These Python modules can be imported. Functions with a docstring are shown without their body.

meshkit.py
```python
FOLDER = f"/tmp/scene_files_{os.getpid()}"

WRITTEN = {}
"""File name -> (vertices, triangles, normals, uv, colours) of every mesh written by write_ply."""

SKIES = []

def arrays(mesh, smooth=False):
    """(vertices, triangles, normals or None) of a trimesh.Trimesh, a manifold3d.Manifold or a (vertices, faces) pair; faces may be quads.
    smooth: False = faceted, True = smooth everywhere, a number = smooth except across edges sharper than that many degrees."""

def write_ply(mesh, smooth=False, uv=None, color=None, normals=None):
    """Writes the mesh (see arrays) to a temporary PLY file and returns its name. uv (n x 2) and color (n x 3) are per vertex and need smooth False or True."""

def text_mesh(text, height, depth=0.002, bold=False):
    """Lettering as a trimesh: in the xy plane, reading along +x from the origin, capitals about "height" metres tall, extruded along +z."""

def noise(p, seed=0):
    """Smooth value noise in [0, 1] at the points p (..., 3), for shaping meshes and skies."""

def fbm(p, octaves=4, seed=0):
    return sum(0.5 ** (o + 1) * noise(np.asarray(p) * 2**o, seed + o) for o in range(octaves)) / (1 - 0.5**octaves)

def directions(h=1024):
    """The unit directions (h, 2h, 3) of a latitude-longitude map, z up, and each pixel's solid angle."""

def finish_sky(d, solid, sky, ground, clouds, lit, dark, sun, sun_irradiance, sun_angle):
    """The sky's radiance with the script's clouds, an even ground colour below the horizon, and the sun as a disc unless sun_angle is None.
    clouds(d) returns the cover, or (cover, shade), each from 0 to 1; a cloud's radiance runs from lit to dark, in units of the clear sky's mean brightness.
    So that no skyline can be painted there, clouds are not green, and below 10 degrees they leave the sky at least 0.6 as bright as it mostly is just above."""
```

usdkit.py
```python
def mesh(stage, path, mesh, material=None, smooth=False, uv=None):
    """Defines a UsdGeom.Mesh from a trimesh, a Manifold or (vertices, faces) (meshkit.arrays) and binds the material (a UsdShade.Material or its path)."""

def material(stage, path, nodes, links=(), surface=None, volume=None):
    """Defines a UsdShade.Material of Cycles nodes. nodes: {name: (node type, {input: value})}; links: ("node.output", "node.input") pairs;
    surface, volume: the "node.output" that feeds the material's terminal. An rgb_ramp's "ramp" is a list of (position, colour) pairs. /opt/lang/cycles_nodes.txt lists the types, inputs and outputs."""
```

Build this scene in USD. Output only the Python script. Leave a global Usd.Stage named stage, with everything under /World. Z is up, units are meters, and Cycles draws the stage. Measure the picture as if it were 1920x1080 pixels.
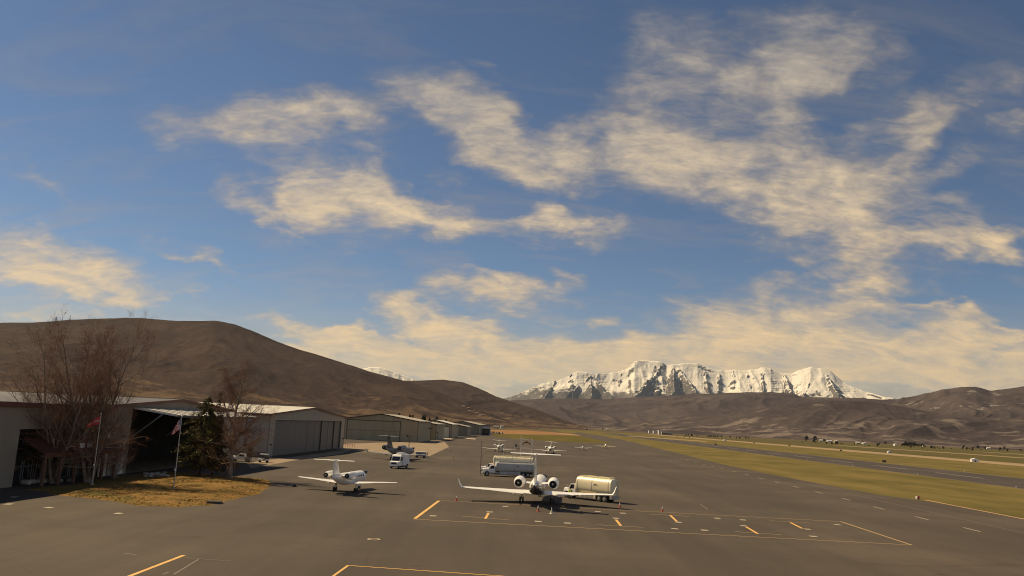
import math, random
import numpy as np
import trimesh
from shapely.geometry import Polygon, box as sbox
from scipy.interpolate import RegularGridInterpolator
import manifold3d as m3
import usdkit
from meshkit import fbm, noise
from pxr import Gf, Sdf, Usd, UsdGeom, UsdLux, UsdShade

stage = Usd.Stage.CreateInMemory()
UsdGeom.SetStageUpAxis(stage, "Z"); UsdGeom.SetStageMetersPerUnit(stage, 1.0)
W_ = UsdGeom.Xform.Define(stage, "/World"); stage.SetDefaultPrim(W_.GetPrim())
UsdGeom.Scope.Define(stage, "/World/Looks")

# ------------------------------------------------------------------ camera
FPX = 1480.0                      # focal length in units of a 1920 wide picture
H_CAM = 12.0                      # the camera stands on a roof
ROLL = math.radians(2.6)
PITCH = math.atan((794.7 - 540) * math.cos(ROLL) / FPX)
fwd = np.array([0, math.cos(PITCH), math.sin(PITCH)])
up0 = np.array([0, -math.sin(PITCH), math.cos(PITCH)])
rgt = math.cos(ROLL) * np.array([1.0, 0, 0]) + math.sin(ROLL) * up0
upv = -math.sin(ROLL) * np.array([1.0, 0, 0]) + math.cos(ROLL) * up0
EYE = np.array([0, 0, H_CAM])
cam = UsdGeom.Camera.Define(stage, "/World/camera")
cam.CreateHorizontalApertureAttr(36.0); cam.CreateVerticalApertureAttr(36.0 * 576 / 1024)
cam.CreateFocalLengthAttr(36.0 * FPX / 1920)
cam.CreateClippingRangeAttr(Gf.Vec2f(0.5, 200000))
mt = Gf.Matrix4d(*rgt, 0, *upv, 0, *(-fwd), 0, *EYE, 1)
cam.AddTransformOp().Set(mt)
cam.CreateExposureAttr(0.32)

# ------------------------------------------------------------------ sun and sky
SUN_EL, SUN_AZ = math.radians(46), math.radians(-64)     # azimuth from +y towards +x
sunv = np.array([math.sin(SUN_AZ) * math.cos(SUN_EL), math.cos(SUN_AZ) * math.cos(SUN_EL), math.sin(SUN_EL)])
sun = UsdLux.DistantLight.Define(stage, "/World/sun")
sun.CreateIntensityAttr(1.25); sun.CreateAngleAttr(0.5); sun.CreateNormalizeAttr(True)
sun.CreateColorAttr(Gf.Vec3f(1.0, 0.80, 0.50))
zq = Gf.Rotation(Gf.Vec3d(0, 0, 1), Gf.Vec3d(*sunv))
sun.AddTransformOp().Set(Gf.Matrix4d().SetRotate(zq))

def direction(u, v):
    d = fwd + rgt * ((u - 960) / FPX) + upv * ((540 - v) / FPX)
    return d / np.linalg.norm(d)
def azel(u, v):
    d = direction(u, v)
    return math.atan2(d[0], d[1]), math.asin(d[2])

SKY_STRENGTH = 0.058
# clouds: (u, v, half width, half height, turn in degrees, weight): where each bank of cloud stands in the sky
BANKS = [
 (110, 515, 230, 62, 6, 1.05), (60, 590, 190, 22, 2, .55), (385, 483, 110, 15, 10, .55), (230, 560, 160, 20, 8, .35),
 (545, 375, 95, 62, 8, .75), (660, 368, 130, 75, 0, 1.05), (520, 425, 150, 26, 10, .5), (800, 402, 130, 34, 14, .75), (610, 352, 140, 60, 5, .18),
 (470, 234, 165, 54, -8, .95), (620, 215, 150, 46, 5, .9), (810, 188, 140, 62, 5, .95), (900, 250, 150, 62, 32, .85), (1010, 305, 130, 55, 22, .8),
 (1180, 180, 60, 40, 25, .5), (1150, 300, 160, 80, 5, .75), (1290, 250, 170, 70, 15, .8), (1360, 330, 230, 62, 8, .9), (1460, 220, 120, 60, 30, .75),
 (1620, 290, 190, 55, -28, .75), (1740, 238, 120, 36, -35, .5), (1560, 380, 190, 45, -10, .6), (1700, 340, 170, 40, -14, .5), (1500, 410, 110, 24, -12, .5),
 (1480, 90, 130, 90, 0, .72), (1600, 110, 130, 70, 10, .65), (1260, 90, 110, 75, 10, .55), (1400, 150, 200, 45, 5, .45), (1190, 140, 110, 30, 8, .35),
 (1080, 432, 120, 26, 6, .95), (920, 420, 125, 34, 10, .8), (855, 350, 50, 28, 35, .45), (1010, 400, 60, 25, 20, .35),
 (930, 543, 165, 42, 8, 1.25), (1055, 517, 45, 20, 15, .6), (780, 590, 140, 46, 10, 1.15), (905, 605, 60, 22, 5, .45),
 (620, 640, 190, 36, 8, 1.05), (840, 672, 260, 50, 0, 1.05), (1100, 668, 260, 60, 0, 1.0), (1420, 600, 230, 62, -2, .95), (1360, 668, 280, 50, 0, .95),
 (1640, 566, 100, 24, 0, .5), (1720, 650, 220, 62, 5, .75), (1860, 640, 120, 55, 10, .6), (1760, 572, 120, 14, 18, .6), (1600, 700, 360, 50, 0, .95),
 (1650, 442, 190, 46, -3, .95), (1740, 470, 130, 24, -3, .65), (1600, 522, 150, 26, -3, .9), (1900, 440, 60, 26, 0, .75), (1905, 474, 60, 16, 2, .65),
 (1890, 160, 55, 28, 8, .6), (1910, 228, 50, 20, 0, .55), (890, 120, 60, 12, 4, .4), (60, 332, 200, 18, 10, .3), (430, 350, 60, 40, 45, .35),
 (1010, 705, 560, 48, 0, 1.1), (1900, 712, 200, 34, 0, .8),
]
def sky_material():
    n, l = {}, []
    n["tc"] = ("texture_coordinate", {}); DIR = "tc.generated"
    n["xyz"] = ("separate_xyz", {}); l.append((DIR, "xyz.vector"))
    # azimuth and elevation of the direction, in radians
    n["az"] = ("math", {"math_type": "arctan2"}); l += [("xyz.x", "az.value1"), ("xyz.y", "az.value2")]
    n["el"] = ("math", {"math_type": "arcsine"}); l += [("xyz.z", "el.value1")]
    n["ae"] = ("combine_xyz", {}); l += [("az.value", "ae.x"), ("el.value", "ae.y")]
    # the cloud layer as a plane seen in perspective, for the grain of the clouds
    n["zc"] = ("math", {"math_type": "maximum", "value2": 0.0}); l.append(("xyz.z", "zc.value1"))
    n["zz"] = ("math", {"math_type": "add", "value2": 0.38}); l.append(("zc.value", "zz.value1"))
    n["px"] = ("math", {"math_type": "divide"}); l += [("xyz.x", "px.value1"), ("zz.value", "px.value2")]
    n["py"] = ("math", {"math_type": "divide"}); l += [("xyz.y", "py.value1"), ("zz.value", "py.value2")]
    n["pl"] = ("combine_xyz", {}); l += [("px.value", "pl.x"), ("py.value", "pl.y")]
    # warp
    n["wn"] = ("noise_texture", {"scale": 7.0, "detail": 4.0, "roughness": 0.55}); l.append(("pl.vector", "wn.vector"))
    n["wc"] = ("vector_math", {"math_type": "subtract", "vector2": (.5, .5, .5)}); l.append(("wn.color", "wc.vector1"))
    n["ws"] = ("vector_math", {"math_type": "multiply", "vector2": (.17, .085, 0)}); l.append(("wc.vector", "ws.vector1"))
    n["aw"] = ("vector_math", {"math_type": "add"}); l += [("ae.vector", "aw.vector1"), ("ws.vector", "aw.vector2")]
    prev = None
    for i, (u, v, a, b, rot, w) in enumerate(BANKS):
        A, E = azel(u, v)
        k = f"b{i}"
        n[k + "m"] = ("mapping", {"mapping_type": "texture", "location": (A, E, 0), "rotation": (0, 0, -math.radians(rot) - ROLL * .6),
                                  "scale": (a * 1.15 / FPX / max(math.cos(E), .5), b * 1.25 / FPX, 1)})
        n[k + "g"] = ("gradient_texture", {"gradient_type": "spherical"})
        n[k + "s"] = ("math", {"math_type": "multiply_add", "value2": w * 1.15, "value3": 0.0})
        l += [("aw.vector", k + "m.vector"), (k + "m.vector", k + "g.vector"), (k + "g.fac", k + "s.value1")]
        if prev: l.append((prev, k + "s.value3"))
        prev = k + "s.value"
    # elsewhere round the sky: the same kind of scattered cloud
    n["on"] = ("noise_texture", {"scale": 0.9, "detail": 3.0, "roughness": 0.5}); l.append(("pl.vector", "on.vector"))
    n["or"] = ("map_range", {"from_min": .46, "from_max": .72, "to_min": 0.0, "to_max": .8, "clamp": True}); l.append(("on.fac", "or.value"))
    n["aa"] = ("math", {"math_type": "absolute"}); l.append(("az.value", "aa.value1"))
    n["am"] = ("map_range", {"from_min": .60, "from_max": .85, "to_min": 0.0, "to_max": 1.0, "clamp": True}); l.append(("aa.value", "am.value"))
    n["em"] = ("map_range", {"from_min": .50, "from_max": .70, "to_min": 0.0, "to_max": 1.0, "clamp": True}); l.append(("el.value", "em.value"))
    n["mm"] = ("math", {"math_type": "maximum"}); l += [("am.result", "mm.value1"), ("em.result", "mm.value2")]
    n["oo"] = ("math", {"math_type": "multiply_add"}); l += [("or.result", "oo.value1"), ("mm.value", "oo.value2"), (prev, "oo.value3")]
    n["cap"] = ("math", {"math_type": "minimum", "value2": 1.0}); l.append(("oo.value", "cap.value1"))
    # grain: billows and streaks
    n["g1m"] = ("mapping", {"mapping_type": "point", "scale": (1.0, 1.25, 1), "rotation": (0, 0, .3)}); l.append(("pl.vector", "g1m.vector"))
    n["g1"] = ("noise_texture", {"scale": 7.5, "detail": 9.0, "roughness": 0.57, "distortion": .5}); l.append(("g1m.vector", "g1.vector"))
    n["g2m"] = ("mapping", {"mapping_type": "point", "scale": (1.0, 2.3, 1), "rotation": (0, 0, -.22)}); l.append(("pl.vector", "g2m.vector"))
    n["g2"] = ("noise_texture", {"scale": 17.0, "detail": 8.0, "roughness": 0.62, "distortion": .9}); l.append(("g2m.vector", "g2.vector"))
    n["gs"] = ("math", {"math_type": "multiply_add", "value2": .5}); l += [("g2.fac", "gs.value1"), ("g1.fac", "gs.value3")]
    n["gg"] = ("math", {"math_type": "multiply_add", "value2": 1.75, "value3": -1.26}); l.append(("gs.value", "gg.value1"))
    n["ga"] = ("map_range", {"from_min": .03, "from_max": .24, "to_min": .42, "to_max": 1.0, "clamp": True}); l.append(("el.value", "ga.value"))
    n["dn"] = ("math", {"math_type": "multiply_add"}); l += [("gg.value", "dn.value1"), ("ga.result", "dn.value2"), ("cap.value", "dn.value3")]
    n["al"] = ("map_range", {"range_type": "smoothstep", "from_min": -.04, "from_max": 1.48, "to_min": 0.0, "to_max": 1.0, "clamp": True}); l.append(("dn.value", "al.value"))
    n["gate"] = ("map_range", {"range_type": "smoothstep", "from_min": .0, "from_max": .30, "to_min": 0.0, "to_max": .88, "clamp": True}); l.append(("cap.value", "gate.value"))
    n["al0"] = ("math", {"math_type": "multiply"}); l += [("al.result", "al0.value1"), ("gate.result", "al0.value2")]
    # filaments: fine combed streaks that thin the cloud
    n["f1m"] = ("mapping", {"mapping_type": "point", "scale": (1.0, 2.0, 1), "rotation": (0, 0, .6)}); l.append(("pl.vector", "f1m.vector"))
    n["f1"] = ("noise_texture", {"scale": 24.0, "detail": 8.0, "roughness": .68, "distortion": 1.6}); l.append(("f1m.vector", "f1.vector"))
    n["f2"] = ("map_range", {"from_min": .34, "from_max": .66, "to_min": .80, "to_max": 1.10, "clamp": True}); l.append(("f1.fac", "f2.value"))
    n["f3"] = ("mix_float", {"a": 1.0}); l += [("ga.result", "f3.fac"), ("f2.result", "f3.b")]
    n["al1"] = ("math", {"math_type": "multiply", "use_clamp": True}); l += [("al0.value", "al1.value1"), ("f3.result", "al1.value2")]
    # thin high veil and the pale air low over the horizon
    n["vm"] = ("mapping", {"mapping_type": "point", "scale": (1.0, 3.0, 1), "rotation": (0, 0, -.55)}); l.append(("pl.vector", "vm.vector"))
    n["vn"] = ("noise_texture", {"scale": 2.6, "detail": 9.0, "roughness": .62, "distortion": 1.2}); l.append(("vm.vector", "vn.vector"))
    n["vr"] = ("map_range", {"from_min": .48, "from_max": .85, "to_min": .0, "to_max": .34, "clamp": True}); l.append(("vn.fac", "vr.value"))
    n["hb"] = ("map_range", {"range_type": "smoothstep", "from_min": .015, "from_max": .17, "to_min": .62, "to_max": .0, "clamp": True}); l.append(("el.value", "hb.value"))
    n["vh"] = ("math", {"math_type": "maximum"}); l += [("vr.result", "vh.value1"), ("hb.result", "vh.value2")]
    n["alpha"] = ("math", {"math_type": "maximum", "use_clamp": True}); l += [("al1.value", "alpha.value1"), ("vh.value", "alpha.value2")]
    # cloud colour: lower cloud is seen through more air and is yellower
    n["hz"] = ("map_range", {"from_min": .02, "from_max": .50, "to_min": 0.0, "to_max": 1.0, "clamp": True}); l.append(("el.value", "hz.value"))
    n["cc"] = ("rgb_ramp", {"ramp": CLOUD_RAMP}); l.append(("hz.result", "cc.fac"))
    n["th"] = ("map_range", {"from_min": .0, "from_max": 1.0, "to_min": .68, "to_max": 1.28, "clamp": True}); l.append(("al.result", "th.value"))
    n["so"] = ("vector_math", {"math_type": "add", "vector2": (-.022, .012, 0)}); l.append(("g1m.vector", "so.vector1"))
    n["g1b"] = ("noise_texture", {"scale": 7.5, "detail": 6.0, "roughness": 0.58, "distortion": .5}); l.append(("so.vector", "g1b.vector"))
    n["sd"] = ("math", {"math_type": "subtract"}); l += [("g1.fac", "sd.value1"), ("g1b.fac", "sd.value2")]
    n["sk"] = ("math", {"math_type": "multiply", "value2": .6}); l.append(("sd.value", "sk.value1"))
    n["sl"] = ("math", {"math_type": "multiply_add"}); l += [("sk.value", "sl.value1"), ("ga.result", "sl.value2"), ("th.result", "sl.value3")]  # cloud edges towards the sun are brightened in the colour itself
    n["cs"] = ("vector_math", {"math_type": "scale"}); l += [("cc.color", "cs.vector1"), ("sl.value", "cs.scale")]
    n["sky"] = ("sky_texture", {"sky_type": "single_scattering", "sun_disc": False, "sun_elevation": SUN_EL, "sun_rotation": SUN_AZ,
                                "altitude": 1700.0, "air_density": 1.0, "aerosol_density": .35, "ozone_density": 2.0})
    n["tint"] = ("mix_color", {"blend_type": "multiply", "fac": 1.0, "b": SKY_TINT}); l.append(("sky.color", "tint.a"))
    n["mix"] = ("mix_color", {"blend_type": "mix"}); l += [("alpha.value", "mix.fac"), ("tint.result", "mix.a"), ("cs.vector", "mix.b")]
    n["bg"] = ("background_shader", {"strength": SKY_STRENGTH}); l.append(("mix.result", "bg.color"))
    return usdkit.material(stage, "/World/Looks/sky", n, l, surface="bg.background")
CLOUD_RAMP = [(0, (10.0, 6.4, 2.7)), (.22, (10.8, 7.4, 3.5)), (.55, (8.2, 6.3, 4.0)), (1, (4.9, 4.3, 3.6))]
SKY_TINT = (.77, .84, .89)
dome = UsdLux.DomeLight.Define(stage, "/World/sky")
UsdShade.MaterialBindingAPI.Apply(dome.GetPrim()).Bind(sky_material())
dome.GetPrim().SetCustomDataByKey("kind", "structure")

# ------------------------------------------------------------------ helpers
EYEZ = H_CAM
def ground(u, v, z=0.0):
    d = direction(u, v); t = (z - EYE[2]) / d[2]
    return EYE + d * t
def at_depth(u, v, y):
    d = direction(u, v); return EYE + d * (y / d[1])
def scale_at(y):      # metres per picture pixel at a forward distance
    return y / FPX
used = {}
def numbered(parent, name):
    k = (parent, name); c = used.get(k, 0); used[k] = c + 1
    return f"{parent}/{name}" + (f"_{c:03d}" if c else "")
def tag(prim, label=None, cat=None, group=None, kind=None):
    prim = prim.GetPrim() if hasattr(prim, "GetPrim") else prim
    for k, v in (("label", label), ("category", cat), ("group", group), ("kind", kind)):
        if v: prim.SetCustomDataByKey(k, v)
    return prim
def thing(name, label, cat, loc=(0, 0, 0), rotz=0.0, group=None, scale=None):
    x = UsdGeom.Xform.Define(stage, numbered("/World", name))
    x.AddTranslateOp().Set(Gf.Vec3d(*map(float, loc))); x.AddRotateZOp().Set(math.degrees(rotz))
    if scale: x.AddScaleOp().Set(Gf.Vec3f(*scale))
    tag(x, label, cat, group)
    return x.GetPrim()
def obj(name, mesh, mat, parent=None, smooth=False, label=None, kind=None, cat=None, group=None):
    base = "/World" if parent is None else str(parent.GetPath())
    m = usdkit.mesh(stage, numbered(base, name), mesh, M[mat], smooth)
    return tag(m, label, cat, group, kind)
def copy(src, loc, rotz, label, group=None, scale=None):
    d = {k: v for k, v in src.GetCustomData().items()}
    x = UsdGeom.Xform.Define(stage, numbered("/World", src.GetName().rstrip("0123456789").rstrip("_")))
    x.AddTranslateOp().Set(Gf.Vec3d(*map(float, loc))); x.AddRotateZOp().Set(math.degrees(rotz))
    if scale: x.AddScaleOp().Set(Gf.Vec3f(*scale))
    x.GetPrim().GetReferences().AddInternalReference(src.GetPath()); x.GetPrim().SetInstanceable(True)
    tag(x, label, d.get("category"), group or d.get("group"))
    return x.GetPrim()

def cat(*ms):
    ms = [m for m in ms if m is not None]
    return trimesh.util.concatenate(ms)
def bx(x0, x1, y0, y1, z0, z1):
    m = trimesh.creation.box((x1 - x0, y1 - y0, z1 - z0)); m.apply_translation(((x0 + x1) / 2, (y0 + y1) / 2, (z0 + z1) / 2)); return m
def rbox(x0, x1, y0, y1, z0, z1, r=.05):
    "box with rounded edges"
    r = min(r, (x1 - x0) / 2.01, (y1 - y0) / 2.01, (z1 - z0) / 2.01)
    s = m3.Manifold.sphere(r, 8)
    pts = [s.translate((x, y, z)) for x in (x0 + r, x1 - r) for y in (y0 + r, y1 - r) for z in (z0 + r, z1 - r)]
    h = m3.Manifold.batch_hull(pts); g = h.to_mesh()
    return trimesh.Trimesh(g.vert_properties[:, :3], g.tri_verts, process=False)
def rod(p, q, r0, r1=None, n=8):
    r1 = r0 if r1 is None else r1
    return loft([ring(p, np.subtract(q, p), r0, n), ring(q, np.subtract(q, p), r1, n)])
def ring(c, d, r, n, rx=None):
    d = np.asarray(d, float) / (np.linalg.norm(d) + 1e-12)
    a = np.array([0, 0, 1.0]) if abs(d[2]) < .9 else np.array([1.0, 0, 0])
    s = np.cross(d, a); s /= np.linalg.norm(s); t = np.cross(s, d)
    th = np.linspace(0, 2 * np.pi, n, endpoint=False)[:, None]
    return np.asarray(c, float) + (np.cos(th) * s * (rx or r) + np.sin(th) * t * r)
def loft(secs, cap=True):
    secs = [np.asarray(s, float) for s in secs]; n = len(secs[0])
    v = np.vstack(secs); f = []
    for k in range(len(secs) - 1):
        a, b = k * n, (k + 1) * n
        for i in range(n):
            j = (i + 1) % n
            f += [(a + i, a + j, b + j), (a + i, b + j, b + i)]
    if cap:
        for k, flip in ((0, True), (len(secs) - 1, False)):
            c = len(v); v = np.vstack([v, secs[k].mean(0)])
            for i in range(n):
                j = (i + 1) % n; a, b = k * n + i, k * n + j
                f.append((b, a, c) if flip else (a, b, c))
    m = trimesh.Trimesh(v, f, process=False)
    if m.volume < 0: m.invert()
    return m
def tube(pts, r, n=6):
    pts = np.asarray(pts, float); rs = np.broadcast_to(r, len(pts)); secs = []
    for i, p in enumerate(pts):
        d = pts[min(i + 1, len(pts) - 1)] - pts[max(i - 1, 0)]
        secs.append(ring(p, d, rs[i], n))
    return loft(secs)
def prism(poly, z0, z1):
    m = trimesh.creation.extrude_polygon(poly if isinstance(poly, Polygon) else Polygon(poly), z1 - z0, engine="earcut")
    m.apply_translation((0, 0, z0)); return m
def xform(m, loc=(0, 0, 0), rx=0, ry=0, rz=0):
    m = m.copy(); T = trimesh.transformations
    m.apply_transform(T.translation_matrix(loc) @ T.euler_matrix(rx, ry, rz, "sxyz")); return m
def wall_xz(poly, y0, y1):
    "polygon in the xz plane made thick from y0 to y1"
    m = trimesh.creation.extrude_polygon(poly, y1 - y0, engine="earcut")
    v = m.vertices.copy(); m.vertices = np.column_stack([v[:, 0], y0 + v[:, 2], v[:, 1]])
    m.invert() if m.volume < 0 else None
    return m
def wall_yz(poly, x0, x1):
    m = trimesh.creation.extrude_polygon(poly, x1 - x0, engine="earcut")
    v = m.vertices.copy(); m.vertices = np.column_stack([x0 + v[:, 2], v[:, 0], v[:, 1]])
    m.invert() if m.volume < 0 else None
    return m
def sheet(pts, z, step=None):
    "flat sheet over a polygon of ground points"
    p = Polygon([(a[0], a[1]) for a in pts]).buffer(0)
    gs = getattr(p, "geoms", [p]); out = []
    for g in gs:
        v, f = trimesh.creation.triangulate_polygon(g, engine="earcut")
        m = trimesh.Trimesh(np.column_stack([v, np.full(len(v), z)]), f, process=False)
        if m.face_normals[:, 2].mean() < 0: m.invert()
        out.append(m)
    return cat(*out)
def stripe(p, q, w, z):
    p, q = np.asarray(p)[:2], np.asarray(q)[:2]; d = (q - p) / np.linalg.norm(q - p); s = np.array([-d[1], d[0]]) * w / 2
    return sheet([p - s, q - s, q + s, p + s], z)

# ------------------------------------------------------------------ materials
M = {}
def plain(name, col, rough=.6, metal=0.0, spec=.5, coat=0.0):
    M[name] = usdkit.material(stage, f"/World/Looks/{name}", {"p": ("principled_bsdf", {"base_color": col, "roughness": rough, "metallic": metal, "specular_ior_level": spec, "coat_weight": coat})}, [], "p.BSDF")
def worn(name, a, b, scale=1.0, rough=.6, bump=0.0, bscale=None, detail=6.0, stretch=(1, 1, 1), lo=.35, hi=.65, spec=.4, metal=0.0, obj_space=False):
    "two colours mixed by noise in the place's own coordinates"
    n = {"g": ("texture_coordinate", {}) if obj_space else ("geometry", {}),
         "m": ("mapping", {"mapping_type": "point", "scale": stretch}),
         "n": ("noise_texture", {"scale": scale, "detail": detail, "roughness": .6}),
         "r": ("rgb_ramp", {"ramp": [(0, a), (lo, a), (hi, b), (1, b)]}),
         "p": ("principled_bsdf", {"roughness": rough, "specular_ior_level": spec, "metallic": metal})}
    l = [(("g.object" if obj_space else "g.position"), "m.vector"), ("m.vector", "n.vector"), ("n.fac", "r.fac"), ("r.color", "p.base_color")]
    if bump:
        n["n2"] = ("noise_texture", {"scale": bscale or scale * 4, "detail": 6.0, "roughness": .65}); n["b"] = ("bump", {"strength": .8, "distance": bump})
        l += [("m.vector", "n2.vector"), ("n2.fac", "b.height"), ("b.normal", "p.normal")]
    M[name] = usdkit.material(stage, f"/World/Looks/{name}", n, l, "p.BSDF")
# ------------------------------------------------------------------ land
worn("grass_far", (.085, .064, .030), (.115, .085, .038), scale=.012, rough=1, stretch=(1, .35, 1), spec=.1)
ground_mesh = sheet([(-40000, -3000), (40000, -3000), (40000, 45000), (-40000, 45000)], -.03)
obj("ground", ground_mesh, "grass_far", kind="structure")

def hill_material(name, lo, hi, extra=None, snow=None, scale=.004):
    n = {"g": ("geometry", {}),
         "n": ("noise_texture", {"scale": scale, "detail": 9.0, "roughness": .62}),
         "r": ("rgb_ramp", {"ramp": [(0, lo), (.38, lo), (.66, hi), (1, hi)]}),
         "n2": ("noise_texture", {"scale": scale * 14, "detail": 8.0, "roughness": .78}),
         "bp": ("bump", {"strength": .9, "distance": 7.0}),
         "r2": ("rgb_ramp", {"ramp": [(0, (.45, .43, .41)), (.40, (.78, .77, .76)), (.60, (1.16, 1.14, 1.08)), (1, (1.6, 1.5, 1.35))]}),
         "mx": ("mix_color", {"blend_type": "multiply", "fac": 1.0, "use_clamp": False}),
         "p": ("principled_bsdf", {"roughness": 1.0, "specular_ior_level": .05})}
    l = [("g.position", "n.vector"), ("n.fac", "r.fac"), ("g.position", "n2.vector"), ("n2.fac", "r2.fac"), ("r.color", "mx.a"), ("r2.color", "mx.b"), ("n2.fac", "bp.height"), ("bp.normal", "p.normal")]
    out = "mx.result"
    n["z"] = ("separate_xyz", {}); l.append(("g.position", "z.vector"))
    if extra:     # bare, paler ground low on the slopes in patches: (colour, z0, z1, lo, hi)
        col, z0, z1, a, b = extra
        n["e"] = ("noise_texture", {"scale": scale * 2.2, "detail": 8.0, "roughness": .7}); l.append(("g.position", "e.vector"))
        n["ez"] = ("map_range", {"from_min": z0, "from_max": z1, "to_min": .16, "to_max": -.12, "clamp": True}); l.append(("z.z", "ez.value"))
        n["ea"] = ("math", {"math_type": "add"}); l += [("e.fac", "ea.value1"), ("ez.result", "ea.value2")]
        n["er"] = ("map_range", {"range_type": "smoothstep", "from_min": a, "from_max": b, "to_min": 0.0, "to_max": .8, "clamp": True}); l.append(("ea.value", "er.value"))
        n["em"] = ("mix_color", {"b": col}); l += [("er.result", "em.fac"), (out, "em.a")]; out = "em.result"
    if snow:      # (z where it begins, z where it is everywhere, slope limit)
        z0, z1, s0 = snow
        n["nn"] = ("separate_xyz", {}); l.append(("g.normal", "nn.vector"))
        n["sn"] = ("noise_texture", {"scale": .0035, "detail": 9.0, "roughness": .68}); l.append(("g.position", "sn.vector"))
        n["sz"] = ("map_range", {"from_min": z0, "from_max": z1, "to_min": -.55, "to_max": .30, "clamp": True}); l.append(("z.z", "sz.value"))
        n["ss"] = ("map_range", {"from_min": s0 - .13, "from_max": s0 + .13, "to_min": -.70, "to_max": .32, "clamp": True}); l.append(("nn.z", "ss.value"))
        n["s1"] = ("math", {"math_type": "add"}); l += [("sz.result", "s1.value1"), ("ss.result", "s1.value2")]
        n["s2"] = ("math", {"math_type": "multiply_add", "value2": 1.8, "value3": -.72}); l.append(("sn.fac", "s2.value1"))
        n["s3"] = ("math", {"math_type": "add"}); l += [("s1.value", "s3.value1"), ("s2.value", "s3.value2")]
        n["sr"] = ("map_range", {"range_type": "smoothstep", "from_min": .08, "from_max": .34, "to_min": 0.0, "to_max": 1.0, "clamp": True}); l.append(("s3.value", "sr.value"))
        n["sm"] = ("mix_color", {"b": (.76, .70, .59)}); l += [("sr.result", "sm.fac"), (out, "sm.a")]; out = "sm.result"
    l.append((out, "p.base_color"))
    M[name] = usdkit.material(stage, f"/World/Looks/{name}", n, l, "p.BSDF")
hill_material("hill_brown", (.046, .031, .027), (.073, .049, .040), extra=((.16, .105, .06), 20, 160, .60, .74), scale=.0035)
hill_material("hill_far", (.056, .043, .044), (.090, .070, .066), extra=((.16, .12, .085), 30, 260, .60, .74), scale=.0016)  # far hill colours are paler and purpler, with haze put into them
hill_material("hill_right", (.053, .041, .042), (.084, .066, .062), extra=((.19, .15, .12), 60, 500, .66, .76), scale=.0018)
hill_material("hill_capped", (.055, .042, .042), (.088, .068, .062), snow=(640, 900, .80), scale=.0016)
hill_material("rock_snow", (.10, .088, .080), (.17, .15, .135), snow=(700, 1270, .615), scale=.0012)

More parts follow.
